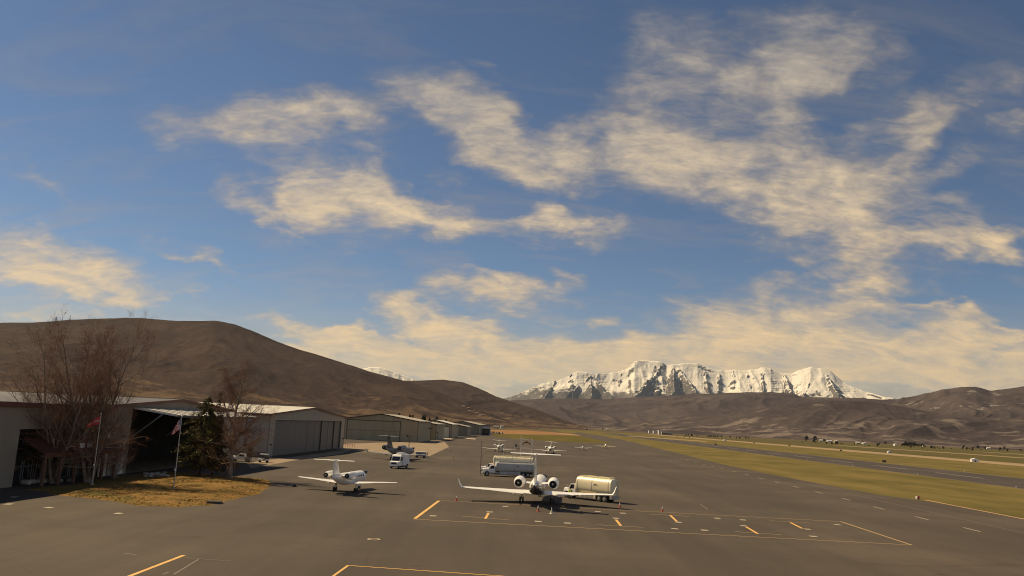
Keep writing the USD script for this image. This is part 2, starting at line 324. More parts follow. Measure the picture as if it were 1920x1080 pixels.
def ridged(p, octaves=5, seed=0):
    a, s, out, tot = 1.0, 1.0, 0, 0
    for o in range(octaves):
        out = out + a * (1 - np.abs(2 * noise(p * s, seed + 17 * o) - 1)) ** 1.6; tot += a; a *= .52; s *= 2.03
    return out / tot
TERRAIN = []
def ridge(name, crest, foot, back, mat, az_pad=(0, 0), na=520, nr=150, spur=.25, spur_w=500., skew=.5, rough=25., seed=1, power=1.25, spurs=(), lift=0, cliffs=0, gully=0., gully_w=300., crest_rough=.3):
    """crest: (u, v, distance) along the skyline; foot: distance of the slope's foot; back: length of the slope behind."""
    cr = [(azel(u, v)[0], azel(u, v)[1], D) for u, v, D in crest]
    az = np.array([c[0] for c in cr]); D_ = np.array([c[2] for c in cr]); Z_ = np.array([H_CAM + c[2] * math.tan(c[1]) / math.cos(0) for c in cr])
    A = np.linspace(az[0] - az_pad[0], az[-1] + az_pad[1], na)
    Dc = np.interp(A, az, D_); Zc = np.interp(A, az, Z_)
    # beyond the ends of the frame the ridge goes on, easing down
    T = np.concatenate([np.linspace(0, 1, nr), 1 + np.linspace(0, 1, nr // 3)[1:]])
    F = np.interp(A, np.linspace(A[0], A[-1], len(foot)), foot) if np.ndim(foot) else np.full(na, float(foot))
    t = T[None, :]
    Rr = np.where(t <= 1, F[:, None] + (Dc - F)[:, None] * t, Dc[:, None] + back * (t - 1))
    X, Y = np.sin(A)[:, None] * Rr, np.cos(A)[:, None] * Rr
    arc = A[:, None] * Dc.mean()
    q = np.stack([(arc + skew * (1 - np.minimum(t, 1)) * (Dc - F)[:, None]) / spur_w, Rr * .12 / spur_w, np.zeros_like(Rr)], -1)
    q[..., 0] += .55 * (fbm(np.stack([X, Y, np.zeros_like(X)], -1) / (spur_w * 1.3), 3, seed + 3) - .5) * 2
    q[..., 1] += q[..., 0] * .37
    sp = ridged(q, 4, seed) - .5
    env = np.clip(t, 0, 1) * np.clip(1 - t, 0, 1) * 4
    te = np.clip(np.where(t <= 1, t + spur * sp * env, t), 0, 2)
    prof = np.where(te <= 1, te ** power, np.clip(2 - te, 0, 1) ** 1.3)
    Z = Zc[:, None] * prof
    nz = fbm(np.stack([X, Y, np.zeros_like(X)], -1) / 420., 6, seed + 5) - .5
    Z = Z + rough * nz * np.clip(np.minimum(t * 3, 1), 0, 1) * np.where(np.abs(t - 1) < .04, .35 if crest_rough < .5 else .8, 1)
    if gully:
        wq = (fbm(np.stack([X, Y, np.zeros_like(X)], -1) / (gully_w * 2.5), 3, seed + 61) - .5) * 2
        gq = np.stack([arc / gully_w + 1.6 * wq, Rr / (gully_w * 6) + .31 * arc / gully_w, np.zeros_like(Rr)], -1)
        Z = Z + gully * (ridged(gq, 5, seed + 60) - .55) * np.clip(t * 3, 0, 1) * np.where(np.abs(t - 1) < .012, crest_rough, 1)
    for (u, u_end, drop, width, side) in spurs:      # a buttress: leaves the crest at u and comes down towards u_end at 'drop' of the way
        a0, a1 = azel(u, 740)[0], azel(u_end, 740)[0]
        s = np.clip((1 - t) / drop, 0, 1); ca = a0 + (a1 - a0) * s
        zc = np.interp(a0, A, Zc) * (1 - lift) * (1 - s * .46)
        dist = np.abs((A[:, None] - ca) * Dc.mean())
        h = zc - dist * side
        h = np.where((t <= 1.0) & (t > 1 - drop), h + rough * 1.2 * (ridged(np.stack([X, Y, Z], -1) / 260., 4, seed + 9) - .5), -1)
        Z = np.maximum(Z, h)
    if cliffs:       # hard beds: the slope is stepped
        zz = Z / cliffs + 2.6 * (fbm(np.stack([X, Y, np.zeros_like(X)], -1) / 1300., 4, seed + 30) - .5)
        fr = zz - np.floor(zz); st = np.floor(zz) + np.clip((fr - .30) / .40, 0, 1) * .75 + fr * .25
        Z = Z + (st - zz) * cliffs * np.clip(Z / 500 - 1.6, 0, 1) * np.clip(fbm(np.stack([X, Y, np.zeros_like(X)], -1) / 900., 3, seed + 33) * 3.2 - 1.0, 0, 1)
    Z = np.where(t <= 0.0001, -6.0, Z)
    Z[:, -1] = -6.0
    v = np.stack([X, Y, Z], -1).reshape(-1, 3); nt = len(T)
    i = np.arange(na - 1)[:, None] * nt + np.arange(nt - 1)[None, :]
    f = np.concatenate([np.stack([i, i + nt, i + nt + 1], -1).reshape(-1, 3), np.stack([i, i + nt + 1, i + 1], -1).reshape(-1, 3)])
    m = trimesh.Trimesh(v, f, process=False)
    if m.face_normals[:, 2].mean() < 0: m.invert()
    obj(name, m, mat, smooth=True, kind="structure")
    TERRAIN.append((A, F, Dc, back, T, Z))
    return m
def land_height(x, y):
    a, r = math.atan2(x, y), math.hypot(x, y); best = 0.0
    for A, F, Dc, back, T, Z in TERRAIN:
        if not A[0] <= a <= A[-1]: continue
        f, d = np.interp(a, A, F), np.interp(a, A, Dc)
        t = (r - f) / (d - f) if r <= d else 1 + (r - d) / back
        if 0 <= t <= 2:
            k = np.interp(a, A, np.arange(len(A))); j = np.interp(t, T, np.arange(len(T)))
            k0, j0 = int(min(k, len(A) - 2)), int(min(j, len(T) - 2)); fk, fj = k - k0, j - j0
            best = max(best, (Z[k0, j0] * (1 - fk) + Z[k0 + 1, j0] * fk) * (1 - fj) + (Z[k0, j0 + 1] * (1 - fk) + Z[k0 + 1, j0 + 1] * fk) * fj)
    return best
def on_land(u, v, r0=300, r1=14000):
    "the first point of the land that a pixel's ray meets"
    d = direction(u, v)
    for r in np.geomspace(r0, r1, 900):
        p = EYE + d * r / math.hypot(d[0], d[1])
        if p[2] <= land_height(p[0], p[1]): return p
    return None

ridge("left_hill", [(-700, 640, 3600), (-300, 615, 3700), (0, 606, 3800), (60, 605, 3800), (130, 600, 3800), (200, 597, 3850), (265, 596, 3900), (330, 602, 3850), (405, 601, 3650), (440, 608, 3600), (475, 620, 3550),
   (520, 640, 3500), (560, 655, 3450), (600, 666, 3400), (640, 679, 3400), (700, 699, 3350), (740, 710, 3300), (775, 719, 3300), (820, 735, 3250), (880, 760, 3200), (960, 790, 3150), (1010, 799, 3100)],
   foot=[900, 1000, 1100, 1500, 1900, 2300], back=2500, mat="hill_brown", spur=.20, spur_w=620, skew=.16, rough=16, gully=20, gully_w=260, seed=3, na=560, nr=170, az_pad=(.25, 0))
ridge("middle_hill", [(640, 735, 5200), (700, 718, 5200), (770, 714, 5200), (830, 712, 5200), (868, 717, 5150), (900, 729, 5100), (930, 743, 5050), (960, 753, 5000), (1000, 765, 4950), (1040, 780, 4900), (1075, 793, 4850), (1100, 800, 4800)],
   foot=3300, back=2500, mat="hill_brown", spur=.35, spur_w=520, skew=.12, rough=14, gully=18, gully_w=240, seed=8, na=340, nr=110)
ridge("timpanogos_foothills", [(860, 790, 9000), (950, 752, 9000), (1010, 748, 9200), (1060, 747, 9300), (1130, 748, 9400), (1190, 745, 9500), (1260, 742, 9500), (1340, 738, 9400), (1400, 735, 9200), (1450, 737, 9100), (1520, 745, 9000), (1600, 747, 9000), (1690, 750, 9000), (1800, 756, 9000), (1920, 765, 9000), (2100, 775, 9000)],
   foot=[5200, 5600, 5400, 5000, 4600, 4300], back=4000, mat="hill_far", spur=.50, spur_w=1250, skew=-.12, rough=30, gully=45, gully_w=520, seed=12, na=560, nr=150)
ridge("right_hill", [(1500, 800, 8300), (1580, 775, 8300), (1640, 757, 8300), (1690, 747, 8300), (1740, 737, 8300), (1770, 730, 8300), (1800, 726, 8300), (1830, 726, 8300), (1858, 733, 8300), (1880, 730, 8300), (1920, 725, 8300), (2050, 712, 8300), (2400, 720, 8300), (2700, 735, 8300)],
   foot=[5600, 5000, 4500, 4200], back=4000, mat="hill_capped", spur=.5, spur_w=1100, skew=.1, rough=40, gully=55, gully_w=480, seed=21, na=480, nr=150)
ridge("low_right_hill", [(1150, 806, 5600), (1250, 795, 5600), (1350, 778, 5600), (1440, 763, 5500), (1500, 755, 5450), (1560, 751, 5400), (1620, 752, 5400), (1680, 760, 5350), (1760, 775, 5300), (1850, 783, 5300), (1950, 785, 5300), (2200, 790, 5300)],
   foot=[3900, 3700, 3500, 3400], back=2600, mat="hill_right", spur=.45, spur_w=760, skew=.1, rough=22, gully=26, gully_w=320, seed=33, na=460, nr=130)
TS = [(1108, 1150, .22, 1, 1.22), (1108, 1062, .20, 1, 1.1), (1106, 1110, .24, 1, 1.22), (1165, 1158, .14, 1, 1.15), (1242, 1200, .24, 1, 1.15), (1268, 1306, .26, 1, 1.25), (1262, 1264, .26, 1, 1.22), (1225, 1235, .2, 1, 1.15), (1400, 1412, .16, 1, 1.15), (1350, 1345, .15, 1, 1.15), (1375, 1378, .15, 1, 1.15), (1470, 1490, .18, 1, 1.15), (1430, 1432, .16, 1, 1.22), (1530, 1505, .17, 1, 1.15), (1545, 1580, .2, 1, 1.15), (1040, 1020, .2, 1, 1.2), (1070, 1075, .2, 1, 1.1), (1320, 1330, .17, 1, 1.15)]
ridge("snowy_mountain", [(820, 790, 19500), (900, 768, 19500), (945, 749, 19500), (975, 738, 19600), (1010, 724, 19700), (1040, 715, 19800), (1060, 706, 19900), (1082, 696, 20000), (1100, 698, 20000), (1115, 704, 20000), (1125, 700, 20100), (1160, 697, 20200), (1178, 690, 20300), (1190, 680, 20300), (1215, 678, 20400), (1242, 679, 20400), (1250, 685, 20400),
   (1262, 682, 20400), (1300, 681, 20500), (1308, 680, 20500), (1325, 686, 20500), (1360, 693, 20500), (1400, 691, 20500), (1445, 688, 20500), (1460, 695, 20500), (1485, 699, 20500), (1505, 692, 20500), (1520, 688, 20500), (1540, 691, 20500), (1560, 700, 20500), (1580, 713, 20400), (1600, 723, 20300), (1625, 735, 20200), (1660, 742, 20000), (1700, 750, 20000), (1760, 765, 20000)],
   foot=14300, back=4500, mat="rock_snow", spur=.10, spur_w=1100, skew=.05, rough=150, seed=41, na=1100, nr=330, power=3.6, spurs=TS, lift=.04, cliffs=42, gully=120, gully_w=980, crest_rough=.75)
ridge("snowy_peak", [(600, 735, 21000), (640, 712, 21000), (675, 692, 21000), (695, 688, 21000), (712, 689, 21000), (730, 694, 21000), (745, 700, 21000), (775, 711, 21000), (840, 740, 21000)],
   foot=17500, back=2500, mat="rock_snow", spur=.1, spur_w=500, skew=.05, rough=60, gully=80, gully_w=260, power=1.8, seed=51, na=200, nr=90, lift=.03)
# ------------------------------------------------------------------ airfield ground
VP = direction(1010, 797); RW = np.array([VP[0], VP[1]]) / math.hypot(VP[0], VP[1])     # heading of runway and hangar line
RWN = np.array([RW[1], -RW[0]])                                                          # to the right of it
def along(p, s, side=0.0):
    return np.array([p[0], p[1]]) + RW * s + RWN * side
def asphalt(name, a, b, c, crack=.5):
    n = {"g": ("geometry", {}),
         "n": ("noise_texture", {"scale": .035, "detail": 7.0, "roughness": .55}),
         "r": ("rgb_ramp", {"ramp": [(0, a), (.34, a), (.50, tuple((x + y) / 2 * .93 for x, y in zip(a, b))), (.64, b), (1, b)]}),
         "m2": ("mapping", {"mapping_type": "point", "rotation": (0, 0, -math.atan2(RW[0], RW[1]) * -1), "scale": (1.0, .06, 1)}),
         "n2": ("noise_texture", {"scale": .22, "detail": 5.0, "roughness": .6}),          # paving lanes and tyre wear along the runway's heading
         "r2": ("rgb_ramp", {"ramp": [(0, (.72, .72, .72)), (.40, (.92, .92, .92)), (.62, (1.06, 1.05, 1.03)), (1, (1.25, 1.22, 1.18))]}),
         "n3": ("noise_texture", {"scale": 2.6, "detail": 5.0, "roughness": .7}),
         "r3": ("rgb_ramp", {"ramp": [(0, (.86, .86, .86)), (.5, (1, 1, 1)), (1, (1.12, 1.12, 1.12))]}),
         "w": ("noise_texture", {"scale": .10, "detail": 4.0}), "wa": ("vector_math", {"math_type": "multiply_add", "vector2": (6, 6, 0)}),
         "v": ("voronoi_texture", {"feature": "distance_to_edge", "scale": .045, "randomness": 1.0}),
         "vr": ("map_range", {"from_min": .0, "from_max": .006, "to_min": crack, "to_max": 0.0, "clamp": True}),
         "s": ("noise_texture", {"scale": .5, "detail": 3.0, "roughness": .5}),
         "sr": ("map_range", {"range_type": "smoothstep", "from_min": .66, "from_max": .74, "to_min": 0.0, "to_max": .40, "clamp": True}),
         "m": ("mix_color", {"blend_type": "multiply", "fac": 1.0, "use_clamp": False}), "mm": ("mix_color", {"blend_type": "multiply", "fac": 1.0, "use_clamp": False}),
         "cr": ("mix_color", {"b": c}), "st": ("mix_color", {"b": (a[0] * .55, a[1] * .55, a[2] * .58)}),
         "b": ("bump", {"strength": .35, "distance": .01}), "nb": ("noise_texture", {"scale": 40.0, "detail": 3.0}),
         "p": ("principled_bsdf", {"roughness": .92, "specular_ior_level": .15})}
    l = [("g.position", "n.vector"), ("n.fac", "r.fac"), ("g.position", "m2.vector"), ("m2.vector", "n2.vector"), ("n2.fac", "r2.fac"), ("g.position", "n3.vector"), ("n3.fac", "r3.fac"),
         ("g.position", "w.vector"), ("w.color", "wa.vector1"), ("g.position", "wa.vector3"), ("wa.vector", "v.vector"), ("v.distance", "vr.value"),
         ("g.position", "s.vector"), ("s.fac", "sr.value"), ("r.color", "m.a"), ("r2.color", "m.b"), ("m.result", "mm.a"), ("r3.color", "mm.b"),
         ("mm.result", "st.a"), ("sr.result", "st.fac"), ("st.result", "cr.a"), ("vr.result", "cr.fac"), ("cr.result", "p.base_color"), ("g.position", "nb.vector"), ("nb.fac", "b.height"), ("b.normal", "p.normal")]
    M[name] = usdkit.material(stage, f"/World/Looks/{name}", n, l, "p.BSDF")
asphalt("apron_asphalt", (.071, .057, .045), (.097, .078, .059), (.048, .039, .032), .32)
asphalt("runway_asphalt", (.062, .052, .046), (.080, .066, .056), (.045, .04, .036), .2)
worn("concrete", (.22, .165, .105), (.30, .225, .15), scale=.25, rough=.9, spec=.15, detail=8)
worn("pale_concrete", (.36, .28, .19), (.46, .37, .26), scale=.3, rough=.9, spec=.15)
worn("green_grass", (.085, .070, .017), (.125, .098, .026), scale=.05, rough=1, stretch=(1, .4, 1), spec=.05, bump=.05, bscale=6)
worn("olive_grass", (.100, .084, .027), (.175, .130, .046), scale=.06, rough=1, stretch=(1, .4, 1), spec=.05, bump=.05, bscale=6)
worn("field_green", (.066, .066, .022), (.12, .09, .036), scale=.018, rough=1, stretch=(.5, 1, 1), spec=.05)
worn("dirt_orange", (.20, .105, .046), (.30, .165, .075), scale=.02, rough=1, spec=.05)
worn("dirt_tan", (.25, .175, .10), (.34, .25, .15), scale=.08, rough=1, spec=.05)
worn("dry_lawn", (.125, .092, .030), (.265, .142, .045), scale=.30, rough=1, spec=.05, bump=.06, bscale=5, detail=9)
worn("lawn_green", (.105, .088, .026), (.20, .125, .04), scale=.3, rough=1, spec=.05, bump=.06, bscale=5, detail=9)
worn("yellow_paint", (.62, .33, .075), (.74, .43, .13), scale=1.3, rough=.7, detail=9)
worn("faded_yellow", (.33, .215, .10), (.42, .28, .14), scale=1.3, rough=.8, detail=9)
worn("kerb_orange", (.45, .25, .12), (.60, .36, .19), scale=.8, rough=.8)
worn("white_paint_line", (.30, .25, .18), (.40, .34, .25), scale=1.5, rough=.8, detail=9)
worn("faded_white", (.16, .13, .10), (.22, .18, .14), scale=1.5, rough=.8, detail=9)

# apron: right edge along the taxiway, far end where the green begins
AE = ground(1695, 941); AE2 = ground(1361, 872)
apron_edge = [ground(1920, 972)[:2], ground(1740, 940)[:2], ground(1650, 928)[:2], ground(1500, 900)[:2], ground(1361, 872)[:2], ground(1280, 852)[:2], ground(1215, 836)[:2], ground(1165, 824)[:2], ground(1120, 816)[:2]]
e0 = np.array(apron_edge[0]); edir = np.array(apron_edge[0]) - np.array(apron_edge[1]); edir = edir / np.linalg.norm(edir)
apron_poly = [(-240, -60), tuple(e0 + edir * 120 + np.array([0, -60]))] + [tuple(e0 + edir * 60)] + [tuple(p) for p in apron_edge] + \
             [tuple(ground(1085, 810.5)[:2]), tuple(ground(1072, 812.5)[:2]), tuple(ground(1104, 820.8)[:2]), tuple(ground(1150, 832)[:2]), tuple(ground(1085, 829.5)[:2]), tuple(ground(985, 824.5)[:2]), tuple(ground(940, 820)[:2]), tuple(ground(905, 812)[:2]), tuple(ground(800, 808)[:2]), tuple(ground(640, 812)[:2]), (-240, 250)]
obj("apron", sheet(apron_poly, 0.0), "apron_asphalt", kind="structure")
# wide verge of green between apron and runway, and the mown grass at the apron's far end
def lane(u1, v1, u2, v2, width_px_pt, z, mat, name, s0=-60, s1=3200):
    "a band along the runway's heading, between the line through one pixel and the line through another"
    p, q = ground(u1, v1)[:2], ground(u2, v2)[:2]
    a, b = (p @ RWN), (q @ RWN)
    pts = [RWN * a + RW * s0, RWN * b + RW * s0, RWN * b + RW * s1, RWN * a + RW * s1]
    return obj(name, sheet(pts, z), mat, kind="structure")
lane(1920, 1075, 1605, 862, None, -.014, "olive_grass", "verge", s0=-100, s1=2600)
rw_near, rw_far = ground(1661, 882.5)[:2] @ RWN, ground(1605, 863)[:2] @ RWN
obj("runway", sheet([RWN * rw_near + RW * -200, RWN * rw_far + RW * -200, RWN * rw_far + RW * 1900, RWN * rw_near + RW * 1900], .004), "runway_asphalt", kind="structure")
ro_near, ro_far = ground(1575, 845.2)[:2] @ RWN, ground(1575, 842.2)[:2] @ RWN
obj("grass_strip", sheet([RWN * rw_far + RW * -200, RWN * ro_near + RW * -200, RWN * ro_near + RW * 2300, RWN * rw_far + RW * 2300], -.008), "olive_grass", kind="structure")
obj("perimeter_road", sheet([RWN * ro_near + RW * -200, RWN * ro_far + RW * -200, RWN * ro_far + RW * 2300, RWN * ro_near + RW * 2300], .0), "dirt_tan", kind="structure")
obj("field", sheet([RWN * ro_far + RW * -200, RWN * (ro_far + 1500) + RW * -200, RWN * (ro_far + 1900) + RW * 2300, RWN * ro_far + RW * 2300], -.010), "field_green", kind="structure")
for k, (va, vb) in enumerate(((858, 859.3), (851.6, 852.4))):
    p, q = ground(1920, va)[:2] @ RWN, ground(1920, vb)[:2] @ RWN
    obj("farm_track", sheet([RWN * p + RW * 500, RWN * q + RW * 500, RWN * q + RW * 1500, RWN * p + RW * 1500], -.002), "dirt_tan", kind="structure")
obj("mown_grass", sheet([ground(*p)[:2] for p in ((905, 813), (940, 821), (985, 825.5), (1085, 830.5), (1152, 832.5), (1106, 821), (1092, 817.5), (1050, 815.5), (960, 814))], -.004), "green_grass", kind="structure")
obj("bare_field", sheet([ground(*p)[:2] for p in ((915, 806), (905, 812.5), (960, 814), (1050, 816), (1092, 817.8), (1079, 814.3), (1040, 810.5), (980, 806.5))], -.006), "dirt_orange", kind="structure")
for p in (((1050, 812.5), (1086, 815.8), (1082, 816.2), (1046, 813.2)), ((1180, 817), (1330, 827.4), (1320, 828), (1175, 817.8))):
    obj("gravel_strip", sheet([ground(*q)[:2] for q in p], .008), "dirt_tan", kind="structure")
obj("concrete_pad", sheet([ground(*p)[:2] for p in ((628, 842), (648, 832), (832, 826.5), (842, 838), (806, 855), (720, 849))], .006), "concrete", kind="structure")
obj("concrete_strip", sheet([ground(*p)[:2] for p in ((462, 868), (648, 843.5), (668, 841), (640, 851), (560, 862), (470, 878))], .005), "concrete", kind="structure")
for p in (((828, 823), (838, 820.5), (850, 823), (832, 826)), ((857, 819.5), (892, 822.5), (892, 824), (858, 821.5)), ((806, 824), (830, 826.8), (828, 829), (806, 828.5))):
    obj("hangar_ramp", sheet([ground(*q)[:2] for q in p], .010), "pale_concrete", kind="structure")

# the lawn island before the big hangar: a low mound of its own
lawn = [(52, 917), (110, 911), (185, 900), (250, 891), (310, 885), (365, 887), (440, 893), (495, 899), (512, 908), (478, 926), (436, 936), (392, 947), (330, 951), (262, 948), (200, 938), (110, 928)]
lp = Polygon([ground(*p)[:2] for p in lawn]).buffer(1.2).buffer(-1.0)
_b = [np.array(lp.exterior.interpolate(s).coords[0]) for s in np.arange(0, lp.exterior.length, .6)]; _c = np.array(lp.centroid.coords[0])
lp = Polygon([p + (p - _c) / np.linalg.norm(p - _c) * ((fbm(np.array([p[0] / 1.6, p[1] / 1.6, 0]), 4, 6) - .5) * 2.4) for p in _b]).buffer(0)
def mound(poly, h, z0, step, seed):
    x0, y0, x1, y1 = poly.bounds
    import shapely
    gx, gy = np.meshgrid(np.arange(x0, x1, step), np.arange(y0, y1, step)); P = np.column_stack([gx.ravel(), gy.ravel()])
    ins = shapely.contains_xy(poly.buffer(-step * .6), P[:, 0], P[:, 1]); P = P[ins]
    bp = np.array([poly.exterior.interpolate(s).coords[0] for s in np.arange(0, poly.exterior.length, step)])
    Q = np.vstack([P, bp])
    from scipy.spatial import Delaunay
    t = Delaunay(Q).simplices; c = Q[t].mean(1); t = t[shapely.contains_xy(poly, c[:, 0], c[:, 1])]
    d = shapely.distance(shapely.points(Q), poly.exterior)
    z = z0 + h * np.minimum(d / 7.0, 1) * (.45 + .9 * fbm(np.column_stack([Q / 2.2, np.zeros(len(Q))]), 5, seed))
    m = trimesh.Trimesh(np.column_stack([Q, z]), t, process=False)
    if m.face_normals[:, 2].mean() < 0: m.invert()
    return m
LAWN_GREEN = Polygon([ground(*p)[:2] for p in ((20, 920), (110, 909), (185, 898), (265, 888), (300, 884), (280, 900), (230, 906), (255, 922), (300, 935), (280, 960), (100, 940))])
obj("lawn", mound(lp, .35, .012, .9, 4), "dry_lawn", smooth=True, kind="structure")
lg = lp.intersection(LAWN_GREEN).buffer(-.3)
lg = max(getattr(lg, "geoms", [lg]), key=lambda g: g.area)
obj("lawn_edge", mound(lg, .42, .016, .9, 4), "lawn_green", smooth=True, kind="structure")

# ---------------- painted markings
def line(a, b, w, mat, name="painted_line", z=.010, label=None, group=None):
    o = obj(name, stripe(ground(*a), ground(*b), w, z), mat, kind="structure"); return o
line((778, 972.5), (823, 939), .42, "yellow_paint")
line((776, 973.5), (1710, 1022), .24, "faded_yellow")
line((823, 938.5), (1576, 978), .22, "faded_yellow")
line((1576, 978), (1709, 1022), .34, "faded_yellow", z=.014)
for a, b in (((910, 973), (916, 962)), ((1164, 986), (1155, 974.5)), ((1269, 978), (1257, 966.5)), ((1421, 1001), (1399, 988)), ((1504, 991), (1482, 980))):
    line(a, b, .34, "yellow_paint", z=.018)
for a, b in (((867, 968), (955, 975)), ((1120, 984), (1207, 989)), ((1218, 964), (1293, 968.5)), ((1377, 997), (1467, 1003)), ((1443, 976.5), (1520, 981))):
    line(a, b, .20, "faded_yellow", z=.014)
line((345, 1041), (150, 1116), .34, "yellow_paint")
line((372, 1049), (326, 1077), .14, "faded_white"); line((345, 1046), (432, 1052), .10, "faded_white", z=.014)
line((653, 1060), (600, 1098), .22, "yellow_paint"); line((653, 1060.5), (1010, 1085), .18, "yellow_paint", z=.014)
for a, b in (((1824, 988), (1803, 983)),):
    pass
DASH = [(1822, 993), (1728, 971.5), (1648, 952.6), (1586, 936), (1535.6, 923.7), (1492, 913), (1457, 904), (1427, 896.8), (1400, 890), (1376, 884.3), (1354, 879), (1336, 874.7), (1320, 871), (1304, 867.4), (1289, 863.6), (1277, 860.5), (1265, 857.5), (1256, 855), (1248, 852.7), (1240, 850.6)]
dd = ground(*DASH[0])[:2] - ground(*DASH[6])[:2]; dd /= np.linalg.norm(dd)
for p in DASH:
    g = ground(*p)[:2]; obj("painted_dash", stripe(g - dd * 2.3, g + dd * 2.3, .36, .010), "white_paint_line", kind="structure")
line((1487, 902), (1930, 1002), .16, "faded_white")
line((1735, 937.5), (1960, 981), .6, "kerb_orange")
for a, b in (((1313, 945), (1327, 955)), ((233, 1037), (256, 1041)), ((306, 1077), (316, 1073))):
    line(a, b, .14, "faded_white")
pad = [(812, 967.5), (948, 950), (918, 960), (1009, 978), (1064, 981), (1121, 959.5), (1155, 972), (1168, 962.5), (1265, 991.5), (1272, 979.5), (1321, 994.5), (1345, 972), (1393, 975), (1394, 986), (1514, 992.5), (1525, 1006), (1570, 984), (27, 932), (16, 945.5), (92, 952), (222, 963)]
for p in pad:
    c = ground(*p); obj("tie_down_pad", sheet([c[:2] + np.array(d) for d in ((-.42, -.55), (.42, -.55), (.42, .55), (-.42, .55))], .022), "white_paint_line", kind="structure")
th = np.linspace(0, 2 * np.pi, 24, endpoint=False); c = ground(701, 1011.5)[:2]
ring_o = Polygon([c + 1.0 * np.array([math.cos(t) * .66, math.sin(t) * .66]) for t in th]); ring_i = Polygon([c + .42 * np.array([math.cos(t), math.sin(t)]) for t in th])
dr = thing("storm_drain", "round storm drain with a pale concrete collar in the near asphalt", "drain", (0, 0, 0))
obj("collar", prism(ring_o.difference(ring_i), .0, .03), "pale_concrete", dr)
worn("cast_iron", (.03, .028, .025), (.06, .055, .05), scale=3)
gm = [prism(sbox(c[0] - .40, c[1] - .4 + k * .1, c[0] + .40, c[1] - .4 + k * .1 + .06).intersection(ring_i), .0, .018) for k in range(9)]
obj("grate", cat(*gm), "cast_iron", dr)
# runway paint and lights
rc = (rw_near + rw_far) / 2
for k in range(18):
    s = 60 + k * 61.0
    obj("runway_dash", stripe(RWN * rc + RW * s, RWN * rc + RW * (s + 36.0), .9, .009), "white_paint_line", kind="structure")
for off in (rw_near - .9, rw_far + .9):
    obj("runway_edge_line", stripe(RWN * off + RW * -150, RWN * off + RW * 1850, .9, .010), "faded_white", kind="structure")
# ------------------------------------------------------------------ buildings
def siding(name, a, b, pitch=1.0, rough=.55, axis="x"):
    "ribbed metal sheet, ribs in the building's own coordinates"
    n = {"t": ("texture_coordinate", {}), "s": ("separate_xyz", {}), "ad": ("math", {"math_type": "add"}), "c": ("combine_xyz", {}),
         "w": ("wave_texture", {"wave_type": "bands", "bands_direction": "x", "profile": "sine", "scale": 1.0 / pitch}),
         "n": ("noise_texture", {"scale": .35, "detail": 8.0, "roughness": .65}), "sm": ("mapping", {"mapping_type": "point", "scale": (1, 1, .25)}),
         "r": ("rgb_ramp", {"ramp": [(0, a), (.38, a), (.64, b), (1, b)]}), "b": ("bump", {"strength": .5, "distance": .03}),
         "p": ("principled_bsdf", {"roughness": rough, "specular_ior_level": .35})}
    l = [("t.object", "s.vector"), ("s.x", "ad.value1"), ("s.y", "ad.value2"), ("ad.value", "c.x"), ("c.vector", "w.vector"), ("w.fac", "b.height"), ("b.normal", "p.normal"),
         ("t.object", "sm.vector"), ("sm.vector", "n.vector"), ("n.fac", "r.fac"), ("r.color", "p.base_color")]
    M[name] = usdkit.material(stage, f"/World/Looks/{name}", n, l, "p.BSDF")
siding("wall_grey", (.225, .190, .142), (.275, .235, .18)); siding("wall_white", (.275, .235, .182), (.325, .282, .222)); siding("wall_beige", (.285, .230, .138), (.335, .275, .17))
siding("wall_cream", (.60, .52, .34), (.68, .60, .41)); siding("wall_sage", (.215, .180, .118), (.26, .22, .15)); siding("door_grey", (.125, .108, .09), (.148, .13, .108), .6)
siding("roof_grey", (.085, .078, .074), (.115, .105, .10), .6); siding("roof_pale", (.54, .50, .42), (.64, .60, .51), .5); siding("roof_tan", (.36, .31, .24), (.43, .38, .30), .5)  # roof_grey is darkened, the shade on the roof band put into its colour
siding("dark_bronze", (.035, .032, .030), (.05, .045, .042), .8)
worn("trim_maroon", (.085, .028, .020), (.115, .04, .028), scale=.8, rough=.5)
worn("trim_dark", (.035, .03, .028), (.055, .048, .044), scale=.8, rough=.5)
worn("trim_pale", (.62, .58, .50), (.70, .66, .58), scale=.8, rough=.5)
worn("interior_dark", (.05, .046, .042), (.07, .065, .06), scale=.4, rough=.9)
worn("painted_white", (.70, .68, .63), (.80, .78, .73), scale=.7, rough=.45)
worn("wood_brown", (.10, .048, .030), (.15, .075, .046), scale=.9, rough=.7)
worn("rock", (.34, .29, .24), (.58, .52, .45), scale=1.8, rough=.9, bump=.05)
plain("glass_dark", (.012, .013, .015), .06, spec=.6)
plain("black_rubber", (.014, .013, .012), .75); plain("steel", (.42, .41, .39), .35, metal=.85); plain("galvanised", (.36, .35, .33), .5, metal=.5)

